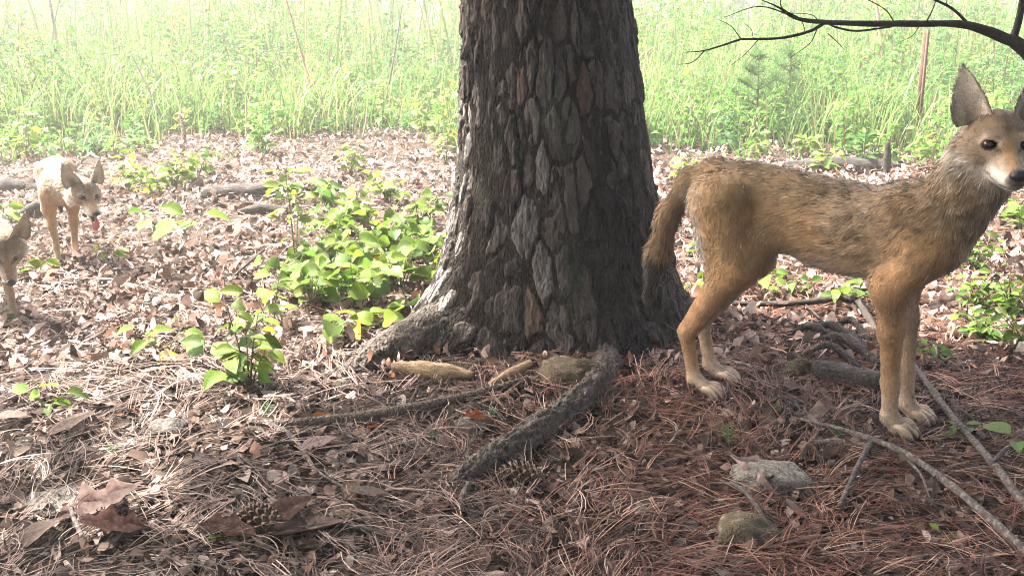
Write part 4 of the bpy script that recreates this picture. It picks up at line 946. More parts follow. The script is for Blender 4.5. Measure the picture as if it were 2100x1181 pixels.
stick('thin_twig', 'grey twig arching past the mossy boulder', [Gz(1450, 1010, .01), Gz(1505, 1030, .03), Gz(1545, 1070, .03), Gz(1590, 1130, .01)], [.003, .0035, .004, .004], 'bark_grey', seed=39, cat='twig')
stick('thin_twig', 'pale twig on the needles beside the flat grey stone', [Gz(170, 1120, .01), Gz(150, 1060, .015), Gz(190, 1020, .012), Gz(300, 1000, .008)], [.004, .004, .0035, .002], 'bark_grey', seed=40, cat='twig')
stick('thin_twig', 'dark twig lying below the flat stone near curled leaves', [Gz(560, 1120, .012), Gz(680, 1100, .015), Gz(790, 1115, .01), Gz(860, 1130, .006)], [.005, .0055, .005, .003], 'dead_branch', seed=41, cat='twig')
stick('thin_twig', 'bent brown twig poking up beside the heart-leaved vines', [Gz(462, 597, .01), Gz(490, 580, .03), Gz(545, 548, .06)], [.004, .005, .004], 'dead_branch', seed=42, cat='twig')
stick('thin_twig', 'pale twig half buried among leaves near the two cones', [Gz(255, 690, .012), Gz(310, 685, .016), Gz(365, 692, .01)], [.006, .0065, .004], 'bark_grey', seed=43, cat='twig')
stick('thin_twig', 'reddish twig under the green seedling with round leaves', [Gz(230, 775, .01), Gz(330, 765, .014), Gz(420, 760, .01)], [.004, .005, .003], 'bark_stick', seed=45, cat='twig')
stick('rotten_log', 'weathered grey log lying in the sunlit litter', [Gz(415, 408, .01), Gz(480, 408, .02), Gz(560, 405, .02), Gz(640, 400, .01)], [.025, .042, .045, .02], 'dark_wood', seed=51, cat='log', seg=16, rough=.45, n=40, ns=9)
stick('rotten_log', 'short broken grey log slab in front of the weathered log', [Gz(490, 448, .015), Gz(530, 447, .03), Gz(590, 446, .025)], [.015, .026, .014], 'dark_wood', seed=52, cat='log', seg=12, rough=.45, ns=12)
stick('rotten_log', 'grey fallen log behind the coyote back', [Gz(1610, 348, .01), Gz(1700, 350, .025), Gz(1800, 352, .02), Gz(1850, 350, .01)], [.025, .042, .04, .018], 'dark_wood', seed=53, cat='log', seg=16, rough=.45, n=40, ns=8)
stick('rotten_log', 'dark log end lying behind the walking pup', [Gz(-30, 395, .02), Gz(20, 400, .025), Gz(85, 398, .01)], [.035, .05, .02], 'dark_wood', seed=54, cat='log', seg=14, rough=.45, ns=8)
stick('rotten_log', 'split grey log between the two pups', [Gz(40, 455, .02), Gz(75, 450, .035), Gz(100, 445, .02)], [.014, .032, .014], 'dark_wood', seed=56, cat='log', seg=12, rough=.45, ns=10)
stick('dead_stub', 'short upright dead stub by the log behind the coyote', [Gz(1815, 362, -.02), Gz(1816, 362, .08), Gz(1813, 362, .19)], [.024, .020, .012], 'dead_branch', seed=55, cat='stub')

def rock(name, label, u, v, size, mat, seed, rz=0, dz=.0, tilt=(0, 0), lay=.0, cat='rock'):
    o = link(name, rock_data(name, mat, seed, size, lay)); place(o, G(u, v), rz, 1.0, tilt, dz); tag(o, label, cat); return o
rock('rock', 'grey speckled rock in the needles below the coyote', 1592, 1000, (.082, .062, .050), 'rock', 3, -.25, .014)
rock('rock', 'rounded mossy brown boulder half buried below the grey speckled rock', 1530, 1110, (.086, .066, .060), 'mossy_rock', 5, .3, -.006)
rock('rock', 'mossy brown rock against the foot of the pine', 1165, 785, (.092, .06, .062), 'mossy_rock', 8, .1, .008)
rock('rock', 'flat tan slab of rock beside the orange dead leaf', 965, 882, (.062, .036, .024), 'rock', 11, .2, .016)
rock('rock', 'flat pale stone by the curled leaves and pale twig', 130, 1040, (.085, .05, .020), 'dark_rock', 14, .1, .008)
rock('rock', 'layered grey stone on the needles under the seedling', 348, 892, (.050, .038, .026), 'dark_rock', 17, -.2, .012)
rock('rock', 'pale flat stone at the base of the leafy seedling', 540, 822, (.040, .03, .018), 'rock', 19, .3, .008)
rock('rock', 'brown knob of stone in the heap behind the coyote legs', 1635, 780, (.045, .04, .05), 'mossy_rock', 23, .4, .02)
rock('rock', 'white chip of stone near the whitish twig', 690, 1052, (.020, .013, .010), 'rock', 25, .4, .005)
rock('rock', 'dark clod of earth beside the two pine cones', 205, 605, (.06, .04, .03), 'mossy_rock', 27, .4, .005, cat='clod')
rock('rock', 'crumbly dark clod at the end of the spreading root', 690, 798, (.04, .028, .026), 'mossy_rock', 29, .4, .006, cat='clod')

def cone_data(seed, open_=.6):
    rg = np.random.default_rng(seed); parts = []
    core, Fc = tube([(0, 0, 0), (0, .03, 0), (0, .075, 0)], [.008, .016, .006], 8, 8); parts.append((core, Fc))
    ng = 2.39996; n = 70
    for k in range(n):
        t = (k + .5) / n; y = .002 + .074 * t; R = .021 * np.sin(np.pi * (.12 + .80 * t)) ** .7 * (.75 + .35 * open_); a = k * ng
        o = np.array([math.cos(a), 0, math.sin(a)]); sd = np.array([-math.sin(a), 0, math.cos(a)]); ax = np.array([0, 1., 0])
        base = o * R * .45 + ax * y; w = .0062 * (1.1 - .4 * t); tipv = o * R * 1.25 + ax * (y + .006 + .008 * (1 - open_)); mid = o * R * .95 + ax * (y + .003)
        V = np.array([base - sd * w * .5, base + sd * w * .5, mid + sd * w, tipv + sd * w * .5 + o * .001, tipv - sd * w * .5 + o * .001, mid - sd * w, tipv - ax * .0035 + o * .002])
        parts.append((V, np.array([[0, 1, 2], [0, 2, 5], [5, 2, 3], [5, 3, 4], [4, 3, 6], [3, 2, 6], [5, 4, 6]])))
    V, F = joinVF(parts); return mesh_data('pine_cone', V - np.array([0, .038, 0]), F, MATS['cone_scale'])
for u, v, s, rz, k, lb in [(280, 712, .85, .4, 1, 'open dark pine cone lying beside a reddish one'), (243, 697, .8, 1.8, 2, 'reddish pine cone lying beside an open dark one'), (540, 1098, 1.05, 1.0, 3, 'large pine cone by the brown curled leaves'),
                           (655, 645, .9, 2.4, 4, 'pine cone half hidden under the heart-leaved vines'), (985, 790, .75, .6, 5, 'reddish pine cone at the end of the pale splinter'), (1075, 1000, .95, 1.3, 6, 'crumpled brown pine cone below the spreading root'), (480, 128, 0, 0, 7, '')]:
    if s == 0: continue
    o = link('pine_cone', cone_data(k, .4 + .1 * (k % 4))); place(o, G(u, v), rz, s * 1.2, (0, .1), .030); tag(o, lb, 'pine cone')
print('litter', time.time() - T0)

# ------------------------------------------------------------------ leafy plants, leaf by leaf
def leaf_data(kind, mat, seed=0):
    n, m = 8, 5; t = np.linspace(0, 1, n)[:, None]; u = np.linspace(-1, 1, m)[None]
    if kind == 'heart': w = np.interp(t, [0, .06, .2, .4, .6, .8, .93, 1], [.16, .40, .52, .53, .44, .27, .11, .01]); y0 = -.16 * np.abs(u) ** 1.5 * (1 - t) ** 3
    elif kind == 'oval': w = np.interp(t, [0, .08, .25, .5, .75, .92, 1], [.03, .13, .26, .31, .23, .09, .01]); y0 = 0 * u
    elif kind == 'tooth': w = np.interp(t, [0, .1, .3, .5, .75, .92, 1], [.04, .2, .34, .35, .24, .09, .01]) * (1 + .10 * np.sin(t * 26)); y0 = 0 * u
    else: w = np.interp(t, [0, .1, .5, .9, 1], [.03, .10, .15, .06, .01]); y0 = 0 * u
    rg = np.random.default_rng(seed); fold = rg.uniform(.12, .45); dr = rg.uniform(.1, .45)
    x = u * w * np.cos(fold); y = t + y0; z = np.abs(u) * w * np.sin(fold) - dr * t ** 2 + .02 * fbm(p3(x * 6, y * 6, seed), 2, seed)
    V = np.stack([x, y + 0 * x, z], -1).reshape(-1, 3); i = np.arange(n - 1)[:, None] * m + np.arange(m - 1)[None]
    return mesh_data('leaf', V, np.stack([i, i + 1, i + m + 1, i + m], -1).reshape(-1, 4), MATS[mat], smooth=True)
LEAF = {}
def leaf_of(kind, mat, rg):
    k = (kind, mat)
    if k not in LEAF: LEAF[k] = [leaf_data(kind, mat, s) for s in range(6)]
    return LEAF[k][rg.integers(6)]
def leaf_M(p, d, up, size, roll=0.0):
    d = Vector(d).normalized(); z = Vector(up); z = (z - d * z.dot(d)).normalized(); x = d.cross(z)
    M = Matrix((x, d, z)).transposed().to_4x4(); M = M @ Matrix.Rotation(roll, 4, 'Y') @ Matrix.Scale(size, 4); M.translation = Vector(p); return M
def plant(name, label, base, stems, kind='oval', mat='leaf_green', cat='plant', group=None, seed=0, stem_mat='green_stem', up=(0, 0, 1), mats=None, r0=.0022):
    """stems: list of (lean azimuth, lean, height, leaf count, leaf size, start fraction)"""
    rg = np.random.default_rng(seed); root = empty(name, tuple(base)); tag(root, label, cat, group)
    tubes = []; leaves = []
    for az, lean, h, nl, ls, st in stems:
        d = np.array([math.cos(az) * lean, math.sin(az) * lean, 1.0]); e = d * h; mid = e * .5 + np.array([-math.cos(az), -math.sin(az), 0]) * lean * h * .12
        P = catmull([np.array([0, 0, -.02]), mid, e], 10); tubes.append(tube(P, [r0, r0 * .8, r0 * .4], 10, 5))
        a = rg.uniform(0, 6.28)
        for k in range(nl):
            t = st + (1 - st) * (k + .7) / nl; p = P[min(int(t * 9), 9)]; a += 2.4 + rg.normal() * .3
            o_ = np.array([math.cos(a), math.sin(a), .0]); pl = ls * rg.uniform(.35, .8); q = p + (o_ * .8 + [0, 0, .5]) * pl
            tubes.append(tube([p, p + (q - p) * .6 + [0, 0, pl * .1], q], [r0 * .5, r0 * .35, r0 * .3], 4, 4, cap=False))
            dd = o_ * rg.uniform(.6, 1) + np.array([0, 0, rg.uniform(-.35, .35)])
            mt = mat if mats is None else rg.choice(mats[0], p=mats[1])
            leaves.append((leaf_of(kind, mt, rg), leaf_M(q, dd, np.array(up) + rg.normal(size=3) * .3, ls * rg.uniform(.7, 1.15), rg.normal() * .25)))
    V, F = joinVF(tubes); link('stem', mesh_data('stem', V, F, MATS[stem_mat], smooth=True), root)
    for d, M in leaves: link('leaf', d, root, M=M)
    return root
def many(rg, n, h0, h1, nl, ls, st=.3, lean=.5):
    return [(rg.uniform(0, 6.28), rg.uniform(.1, lean), rg.uniform(h0, h1), nl, ls * rg.uniform(.8, 1.2), st) for _ in range(n)]
rg = np.random.default_rng(77)
UPV = (-.25, -.35, 1)
GL = (['leaf_green', 'leaf_lime', 'leaf_yellow'], [.45, .53, .02]); LL = (['leaf_green', 'leaf_lime', 'leaf_yellow'], [.2, .77, .03])
plant('leafy_seedling', 'leafy green seedling rising from the needles with broad oval leaves', G(512, 808), [(2.6, .9, .11, 6, .068, .3), (1.8, .5, .17, 7, .062, .25), (2.3, .45, .24, 9, .055, .25), (.7, .5, .12, 6, .06, .25), (3.2, 1.1, .09, 4, .07, .3), (1.2, .3, .20, 6, .055, .3)], 'tooth', cat='seedling', seed=2, stem_mat='dark_stem', mats=GL, up=UPV, r0=.003)
plant('leafy_seedling', 'upright pale green seedling behind the broad leaved seedling', G(560, 690), [(2.6, .6, .14, 5, .07, .3), (1.2, .3, .18, 6, .065, .3), (3.4, .8, .10, 4, .07, .3)], 'oval', cat='seedling', seed=3, stem_mat='dark_stem', mats=LL, up=UPV)
plant('leafy_seedling', 'tiny pale seedling with drooping leaves by the yellow leaf', G(335, 745), [(2.6, .9, .09, 4, .06, .4), (1.0, .9, .09, 3, .06, .4)], 'oval', cat='seedling', seed=4, mats=LL, up=UPV)
plant('leafy_seedling', 'small lobed seedling beside the flat needles', G(98, 852), [(2.6, .9, .05, 3, .05, .4), (.4, .9, .055, 3, .05, .4), (5, .7, .04, 2, .04, .4)], 'tooth', cat='seedling', seed=5, mats=LL, up=UPV)
plant('leafy_seedling', 'bright maple-like seedling standing alone in sunlit litter', G(362, 520), [(2.8, .8, .12, 3, .12, .5), (.4, .6, .15, 4, .11, .5)], 'tooth', cat='seedling', seed=6, mats=LL, up=UPV)
plant('leafy_seedling', 'small bright seedling just in front of the walking pup', G(225, 545), [(2.8, .6, .07, 3, .055, .4), (.4, .6, .07, 3, .055, .4)], 'tooth', cat='seedling', seed=7, mats=LL, up=UPV)
plant('leafy_seedling', 'small green seedling between the two pups', G(62, 575), [(2.8, .7, .07, 3, .055, .4), (.4, .8, .07, 3, .055, .4)], 'tooth', cat='seedling', seed=8, mats=LL, up=UPV)
plant('leafy_seedling', 'tiny three-leaved seedling beside the long grey branch', G(1960, 915), [(1.4, .4, .045, 3, .032, .7), (-.4, .6, .03, 2, .03, .7)], 'oval', cat='seedling', seed=9, mats=GL, up=UPV)
plant('leafy_seedling', 'green blade-leaved seedling past the long grey branch', G(2120, 960), [(2.9, .9, .06, 3, .075, .5)], 'oval', cat='seedling', seed=10, mats=GL, up=UPV)
plant('leafy_seedling', 'very small seedling by the knobbly branch end', G(1945, 1120), [(2.9, .6, .02, 3, .022, .5)], 'oval', cat='seedling', seed=12, mats=GL, up=UPV)
plant('leafy_seedling', 'lime seedling leaf near the large pine cone', G(480, 1128), [(2.9, .6, .02, 2, .03, .5)], 'oval', cat='seedling', seed=13, mats=LL, up=UPV)
plant('leafy_seedling', 'small pale seedling near dead leaves at the litter edge', G(20, 668), [(2.9, .6, .04, 4, .035, .5)], 'oval', cat='seedling', seed=14, mats=LL, up=UPV)
plant('tall_forb', 'tall thin forb rising over the heart-leaved vines', G(608, 560), [(2.2, .12, .40, 12, .065, .45), (1.4, .25, .26, 7, .06, .4)], 'oval', cat='plant', seed=15, mats=LL, up=UPV, r0=.003)
# heart-leaved vines sprawled between the litter and the pine
VL = {0: 'heart-leaved vine shading the half-hidden pine cone', 3: 'heart-leaved vine crowding against the lit side of the pine', 6: 'heart-leaved vine under the tall thin forb', 7: 'heart-leaved vine behind the patch, touching the pine trunk', 9: 'far heart-leaved vine at the back of the patch by the pine', 10: 'heart-leaved vine at the back of the patch near the grey log slab', 11: 'heart-leaved vine growing where the pine root leaves the trunk', 12: 'heart-leaved vine beside the bent brown twig'}
for k, (u, v, nst, hh) in enumerate([(640, 640, 12, .15), (730, 640, 13, .17), (820, 600, 12, .18), (880, 550, 11, .20), (700, 560, 14, .17), (790, 530, 14, .18), (640, 560, 11, .14), (860, 480, 11, .17), (730, 470, 12, .16), (800, 425, 10, .15), (680, 430, 10, .15), (900, 600, 8, .15), (600, 600, 9, .12), (760, 585, 12, .17), (690, 500, 12, .16)]):
    plant('heart_leaf_vine', VL.get(k, 'heart-leaved vine in the thick of the patch beside the pine'), G(u, v), [(rg.uniform(0, 6.28), rg.uniform(.2, 1.1), rg.uniform(.3, 1.1) * hh, 2 if q % 3 else 3, rg.uniform(.042, .062), .5) for q in range(int(nst * 1.35))], 'heart', cat='vine', group='heart-leaved vines by the pine', seed=30 + k, mats=(['leaf_green', 'leaf_lime', 'leaf_yellow'], [.34, .64, .02]), up=UPV)
for k, (u, v, n_) in enumerate([(700, 705, 3), (735, 695, 3), (840, 660, 4), (775, 690, 2)]):
    plant('heart_leaf_vine', 'stray heart-leaved vine shoot at the edge of the patch', G(u, v), many(rg, n_, .03, .06, 2, .055, .5, .8), 'heart', cat='vine', group='stray vine shoots', seed=60 + k, mats=LL, up=UPV)
for k, (u, v, nst, hh, ls, lb) in enumerate([(1570, 610, 6, .09, .06, 'vine leaves under the coyote belly beside the hind leg'), (1640, 610, 5, .07, .05, 'sparse vine leaves in the shade under the coyote belly'), (1740, 640, 8, .10, .055, 'vine clump just behind the coyote elbow'), (1415, 610, 5, .07, .06, 'vine leaves between the pine and the coyote hind leg'), (1450, 540, 6, .12, .06, 'vine leaves behind the hanging tail')]):
    plant('heart_leaf_vine', lb, G(u, v), many(rg, nst, hh * .4, hh, 2, ls, .5, .9), 'oval', cat='vine', seed=70 + k, mats=(['leaf_green', 'leaf_lime'], [.6, .4]), up=UPV)
for k, (u, v, nst, hh, lb) in enumerate([(1985, 640, 10, .16, 'low small-leaved shrub under the coyote throat'), (2070, 660, 12, .18, 'low small-leaved shrub at the shady litter edge'), (2010, 705, 9, .12, 'straggling small-leaved shoots beside the low shrub'), (2110, 730, 9, .15, 'small-leaved shrub overhanging the dark soil'), (1990, 560, 10, .20, 'taller small-leaved shrub behind the coyote chest'), (1900, 745, 4, .06, 'few small shrub shoots by the coyote foreleg')]):
    plant('low_shrub', lb, G(u, v), [(rg.uniform(0, 6.28), rg.uniform(.3, 1.2), rg.uniform(.4, 1) * hh, 7, .036, .25) for _ in range(nst)], 'oval', cat='shrub', seed=80 + k, mats=(['leaf_green', 'leaf_lime'], [.65, .35]), up=UPV, stem_mat='dark_stem')
# sunlit plants at the litter edge
edge = [(262, 392, 6, .20, 'leafy forb just behind the walking pup'), (310, 412, 6, .18, 'leafy forb standing in open litter past the walking pup'), (360, 388, 7, .22, 'leafy forb at the near end of the weathered grey log'), (405, 372, 6, .22, 'taller leafy forb behind the end of the weathered grey log'), (590, 425, 4, .2, 'leafy forb rising beside the short log slab'), (870, 290, 6, .34, 'bright forb growing close behind the lit side of the pine'), (915, 335, 6, .34, 'bright forb half hidden by the pine trunk'), (925, 265, 7, .45, 'tall bright forb brushing the pine trunk'), (720, 362, 5, .2, 'leafy forb past the far end of the weathered log'),
    (1545, 330, 4, .16, 'small forb over the middle of the coyote back'), (1660, 322, 5, .2, 'leafy forb growing against the grey log behind the coyote'), (1740, 310, 5, .2, 'leafy forb behind the grey log and dead stub'), (1690, 355, 4, .15, 'small forb in front of the grey log behind the coyote'), (1905, 330, 5, .2, 'leafy forb at the foot of the metal stake'), (60, 330, 5, .25, 'leafy forb behind the dark log end'), (15, 470, 5, .12, 'leafy forb above the head of the sniffing pup'), (1400, 380, 4, .16, 'small forb between the pine trunk and the coyote tail'), (2040, 420, 6, .24, 'leafy forb under the coyote muzzle'), (2090, 480, 6, .2, 'leafy forb above the low shrub by the coyote throat')]
for k, (u, v, nst, hh, lb) in enumerate(edge):
    plant('edge_forb', lb, G(u, v), many(rg, nst, hh * .4, hh, 6, .062, .25, .6), 'oval' if k % 2 else 'tooth', cat='plant', group='forbs along the litter edge', seed=100 + k, mats=LL, up=UPV)
# taller forb clumps standing out of the meadow
for k, (u, v, nst, hh, lb) in enumerate([(110, 262, 7, .60, 'tall leafy forb clump behind the dark log end'), (300, 250, 7, .65, 'tall leafy forb clump beyond the walking pup'), (500, 255, 6, .55, 'tall leafy forb clump beyond the weathered log'), (720, 240, 7, .70, 'tall leafy forb clump standing among bleached stalks'), (1430, 262, 6, .55, 'tall leafy forb clump just past the edge of the pine'), (1690, 262, 7, .60, 'tall leafy forb clump behind the log and dead stub'), (1800, 240, 6, .65, 'tall leafy forb clump beside the metal stake'), (2030, 300, 6, .5, 'tall leafy forb clump behind the coyote head')]):
    plant('meadow_forb', lb, G(u, v), many(rg, nst, hh * .5, hh, 9, .075, .15, .35), 'oval' if k % 2 else 'tooth', cat='plant', group='forb clumps in the meadow', seed=140 + k, mats=(['leaf_green', 'leaf_lime'], [.55, .45]), up=UPV, r0=.003)
# tiny pine seedlings
for k, (u, v, s, lb) in enumerate([(1490, 925, .055, 'wispy pine seedling above the speckled rock'), (1005, 870, .035, 'tiny pine seedling behind the orange leaf'), (1712, 905, .035, 'tiny pine seedling beside the knobbly branch'), (890, 915, .03, 'tiny pine seedling between the stick and the root'), (550, 860, .035, 'tiny pine seedling near the layered stone'), (1585, 855, .03, 'tiny pine seedling between the coyote paws'), (232, 945, .03, 'tiny pine seedling by pale needles')]):
    root = empty('pine_seedling', tuple(G(u, v))); tag(root, lb, 'seedling'); rr = np.random.default_rng(k)
    V, F = tube([(0, 0, -.01), (.004, 0, s * .5), (0, .004, s)], [.0012, .001, .0007], 5, 5); link('stem', mesh_data('stem', V, F, MATS['green_stem']), root)
    n = 46; zz = rr.uniform(.35, 1.05, n) * s; d = nrm(rr.normal(size=(n, 3)) * [1, 1, .4] + [0, 0, .35]); c0 = np.stack([0 * zz, 0 * zz, zz], -1); ln = s * rr.uniform(.5, .9, n)[:, None]
    P = np.stack([c0, c0 + d * ln * .5, c0 + d * ln - [0, 0, .003]], 1); V, F = ribbons(P, np.tile([.0007, .0007, .0002], (n, 1)), nrm(np.cross(d, rr.normal(size=(n, 3))))[:, None])
    link('needles', mesh_data('needles', V, F, MATS['foliage'], col=np.tile([.06, .13, .05], (len(V), 1)) * rr.uniform(.7, 1.3, (len(V), 1))), root)
o = link('yellow_leaf', leaf_data('tooth', 'leaf_yellow', 4)); o.matrix_world = leaf_M(G(322, 752) + [0, 0, .02], (.9, .3, .2), (0, -.3, 1), .07); tag(o, 'single fallen yellow leaf on the needles', 'leaf')
print('plants', time.time() - T0)

# ------------------------------------------------------------------ the sunlit meadow behind
def build_meadow():
    rg = np.random.default_rng(91)
    def field(n, y0, y1, thr):
        y = rg.uniform(y0 ** 1.0, y1, n); x = rg.uniform(-1, 1, n) * (.62 * y + 1.2)
        edge = 6.2 + 1.7 * fbm(p3(x * .7, 0 * x, 4.4), 3, 3) + .5 * sstep(.2, -.8, x) * sstep(-2.2, -.8, x)
        k = rg.random(n) < sstep(-.5, 1.8, y - edge + 1.9 * thr * fbm(p3(x * 1.1, y * 1.1), 3, 6)); return x[k], y[k], (y - edge)[k]
    # grass blades in tufts
    x, y, e = field(5000, 5.0, 13, 1.4); m = 9; n = len(x) * m
    hts = np.repeat(np.clip(.22 + .10 * e, .12, .9) * rg.uniform(.6, 1.5, len(x)) * (1 + .8 * fbm(p3(x * .8, y * .8, 7.7), 2, 8)), m); x, y = [np.repeat(a, m) + rg.normal(size=n) * .05 for a in (x, y)]
    az = rg.uniform(0, 2 * np.pi, n); ln = hts * rg.uniform(.6, 1.2, n); be = rg.uniform(.1, .75, n); t = np.linspace(0, 1, 5)[None]
    o_ = np.stack([np.cos(az), np.sin(az)], -1)
    P = np.stack([x[:, None] + o_[:, :1] * (be * ln)[:, None] * t ** 2, y[:, None] + o_[:, 1:] * (be * ln)[:, None] * t ** 2, gz(x, y)[:, None] + ln[:, None] * (t - .35 * be[:, None] * t ** 3)], -1)
    side = np.stack([-np.sin(az), np.cos(az), 0 * az], -1); V, F = ribbons(P, (rg.uniform(.0025, .0055, n) * 1.0)[:, None] * np.array([.8, 1, .9, .6, .05])[None], side[:, None])
    g = np.array([(.095, .19, .045), (.135, .25, .06), (.08, .16, .045), (.31, .28, .14), (.18, .27, .075)])[rg.choice(5, n, p=[.22, .24, .14, .22, .18])] * rg.uniform(.75, 1.25, (n, 1))
    tag(link('grass', mesh_data('grass', V, F, MATS['foliage'], col=np.repeat(g, 10, 0))), 'sunlit bright green meadow grass behind the pine', kind='stuff')
    # leafy forbs filling the meadow
    def forbs(ns, y0, y1, h0, h1, nl, ls, nm, lb):
        x, y, e = field(ns, y0, y1, .8); ns = len(x); cl_ = fbm(p3(x * .75, y * .75, 2.2), 3, 28); h = (h0 + (h1 - h0) * np.clip(e / 5, 0, 1)) * rg.uniform(.55, 1.3, ns) * np.clip(1 + 1.1 * cl_, .35, 2); lx, ly = rg.normal(size=ns) * .15 * h, rg.normal(size=ns) * .15 * h
        z = gz(x, y); t = np.linspace(0, 1, 4)[None]
        P = np.stack([x[:, None] + lx[:, None] * t ** 1.5, y[:, None] + ly[:, None] * t ** 1.5, z[:, None] + h[:, None] * t], -1)
        V1, F1 = ribbons(P, np.tile([.004, .0035, .0025, .001], (ns, 1)), np.tile([[1., 0, 0]], (ns, 1))[:, None]); c1 = np.repeat(np.where(rg.random((ns, 1)) < .45, np.array([.20, .12, .10]), np.array([.13, .15, .06])) * rg.uniform(.5, 1.2, (ns, 1)), 8, 0)
        n = ns * nl; tt = rg.uniform(.12, 1.0, n); r = lambda a: np.repeat(a, nl)
        c = np.stack([r(x) + r(lx) * tt ** 1.5, r(y) + r(ly) * tt ** 1.5, r(z) + r(h) * tt], -1)
        az = rg.uniform(0, 2 * np.pi, n); d = nrm(np.stack([np.cos(az), np.sin(az), rg.normal(size=n) * .45 + .1], -1)); L = ls * rg.uniform(.6, 1.4, n) * (1.15 - .5 * tt)
        up = nrm(np.array([0, 0, 1.]) + rg.normal(size=(n, 3)) * .45); s = nrm(np.cross(d, up)); nn = np.cross(s, d)
        c = c + d * (L * .2)[:, None]; W_ = (L * rg.uniform(.16, .30, n))[:, None]; L = L[:, None]
        Vl = np.stack([c, c + d * L * .5 - s * W_ + nn * W_ * .3, c + d * L - nn * L * .25, c + d * L * .5 + s * W_ + nn * W_ * .3, c + d * L * .5], 1).reshape(-1, 3); i = np.arange(n)[:, None] * 5
        Fl = np.concatenate([i + [0, 4, 1], i + [1, 4, 2], i + [2, 4, 3], i + [3, 4, 0]])
        cl = np.array([(.070, .18, .032), (.10, .24, .04), (.13, .27, .04), (.06, .15, .05), (.22, .28, .06)])[np.repeat(rg.choice(5, ns, p=[.28, .27, .2, .17, .08]), nl)] * rg.uniform(.8, 1.2, (n, 1)) * np.repeat(1 + .55 * np.stack([fbm(p3(x * .5, y * .5, 9.1 + k_), 2, 33) for k_ in (0, .15, .4)], -1), nl, 0)
        V, FF = joinVF([(V1, [F1]), (Vl, [Fl])]); col = np.vstack([c1, np.repeat(cl, 5, 0)])
        tag(link(nm, mesh_data(nm, V, FF, MATS['foliage'], col=col)), lb, kind='stuff')
    forbs(4300, 5.2, 13, .22, 1.0, 28, .075, 'undergrowth', 'dense bright leafy undergrowth filling the meadow')
    forbs(1500, 12, 24, .9, 1.5, 24, .135, 'far_undergrowth', 'pale green undergrowth far out in the meadow')
    # tall stems standing in front of the sky
    n = 800; y = rg.uniform(9, 17, n); x = rg.uniform(-1, 1, n) * (.6 * y + 1); k = rg.random(n) < .25 + .75 * sstep(1.5, -1, x); x, y = x[k], y[k]; n = len(x)
    h = rg.uniform(.9, 2.0, n); t = np.linspace(0, 1, 5)[None]; lx, ly = rg.normal(size=n) * .12 * h, rg.normal(size=n) * .12 * h
    P = np.stack([x[:, None] + lx[:, None] * t ** 2, y[:, None] + ly[:, None] * t ** 2, gz(x, y)[:, None] + h[:, None] * t], -1)
    V, F = ribbons(P, rg.uniform(.004, .010, n)[:, None] * np.array([1, 1, .9, .6, .2])[None], np.array([[[1., 0, 0]]])); c_ = np.array([(.14, .21, .08), (.24, .25, .12), (.36, .32, .2), (.12, .17, .07)])[rg.choice(4, n, p=[.4, .25, .15, .2])] * rg.uniform(.8, 1.2, (n, 1))
    tag(link('tall_grass', mesh_data('tall_grass', V, F, MATS['foliage'], col=np.repeat(c_, 10, 0))), 'tall upright grass stems at the far side of the meadow', kind='stuff')
    # wood edge on the far side
    n = 15000; x = rg.uniform(-45, 45, n); y = 30 + rg.normal(size=n) * 2.5; z = rg.random(n) ** .8 * (7 + 2.5 * fbm(p3(x * .2, 0 * x), 2, 7)); d = nrm(rg.normal(size=(n, 3))); s = nrm(np.cross(d, rg.normal(size=(n, 3)))); L = rg.uniform(.25, .6, n)[:, None]; c = np.stack([x, y, z], -1)
    V = np.stack([c - d * L, c - s * L * .5, c + d * L, c + s * L * .5], 1).reshape(-1, 3); F = np.arange(n * 4).reshape(-1, 4); col = np.repeat(np.array([.07, .14, .04]) * rg.uniform(.6, 1.5, (n, 1)), 4, 0)
    tag(link('treeline', mesh_data('treeline', V, F, MATS['foliage'], col=col)), 'leafy wood edge closing off the far side of the meadow', kind='stuff')
build_meadow()
# pale dead stalks in the meadow
for k, (a, b_, y, r) in enumerate([((640, 190), (585, -5), 8.0, .012), ((790, 210), (825, 10), 8.5, .008), ((1830, 60), (1795, -10), 9.0, .02), ((375, 300), (368, 235), 7.0, .016), ((410, 300), (412, 268), 7.0, .014), ((325, 215), (268, 110), 7.6, .007), ((505, 300), (500, 150), 7.2, .006), ((110, 60), (100, -10), 10., .02), ((745, 330), (755, 200), 7.1, .006), ((1420, 320), (1412, 200), 6.9, .005), ((1390, 330), (1372, 230), 6.6, .005), ((1860, 170), (1925, 260), 8.0, .01)]):
    p, q = at_y(*a, y), at_y(*b_, y + .1); p0 = np.array([p[0] + (p[0] - q[0]) * .3, y, float(gz(p[0], y)) - .02])
    stick('dead_stalk', 'bleached dead stalk standing in the bright meadow', [p0, (p0 + q) / 2 + [.01, 0, 0], q], [r, r * .9, r * .5], ['pale_wood', 'grey_wood'][k % 2] if k not in (3, 4) else 'bark_red', seed=200 + k, cat='stalk', group='dead stalks in the meadow', seg=6)
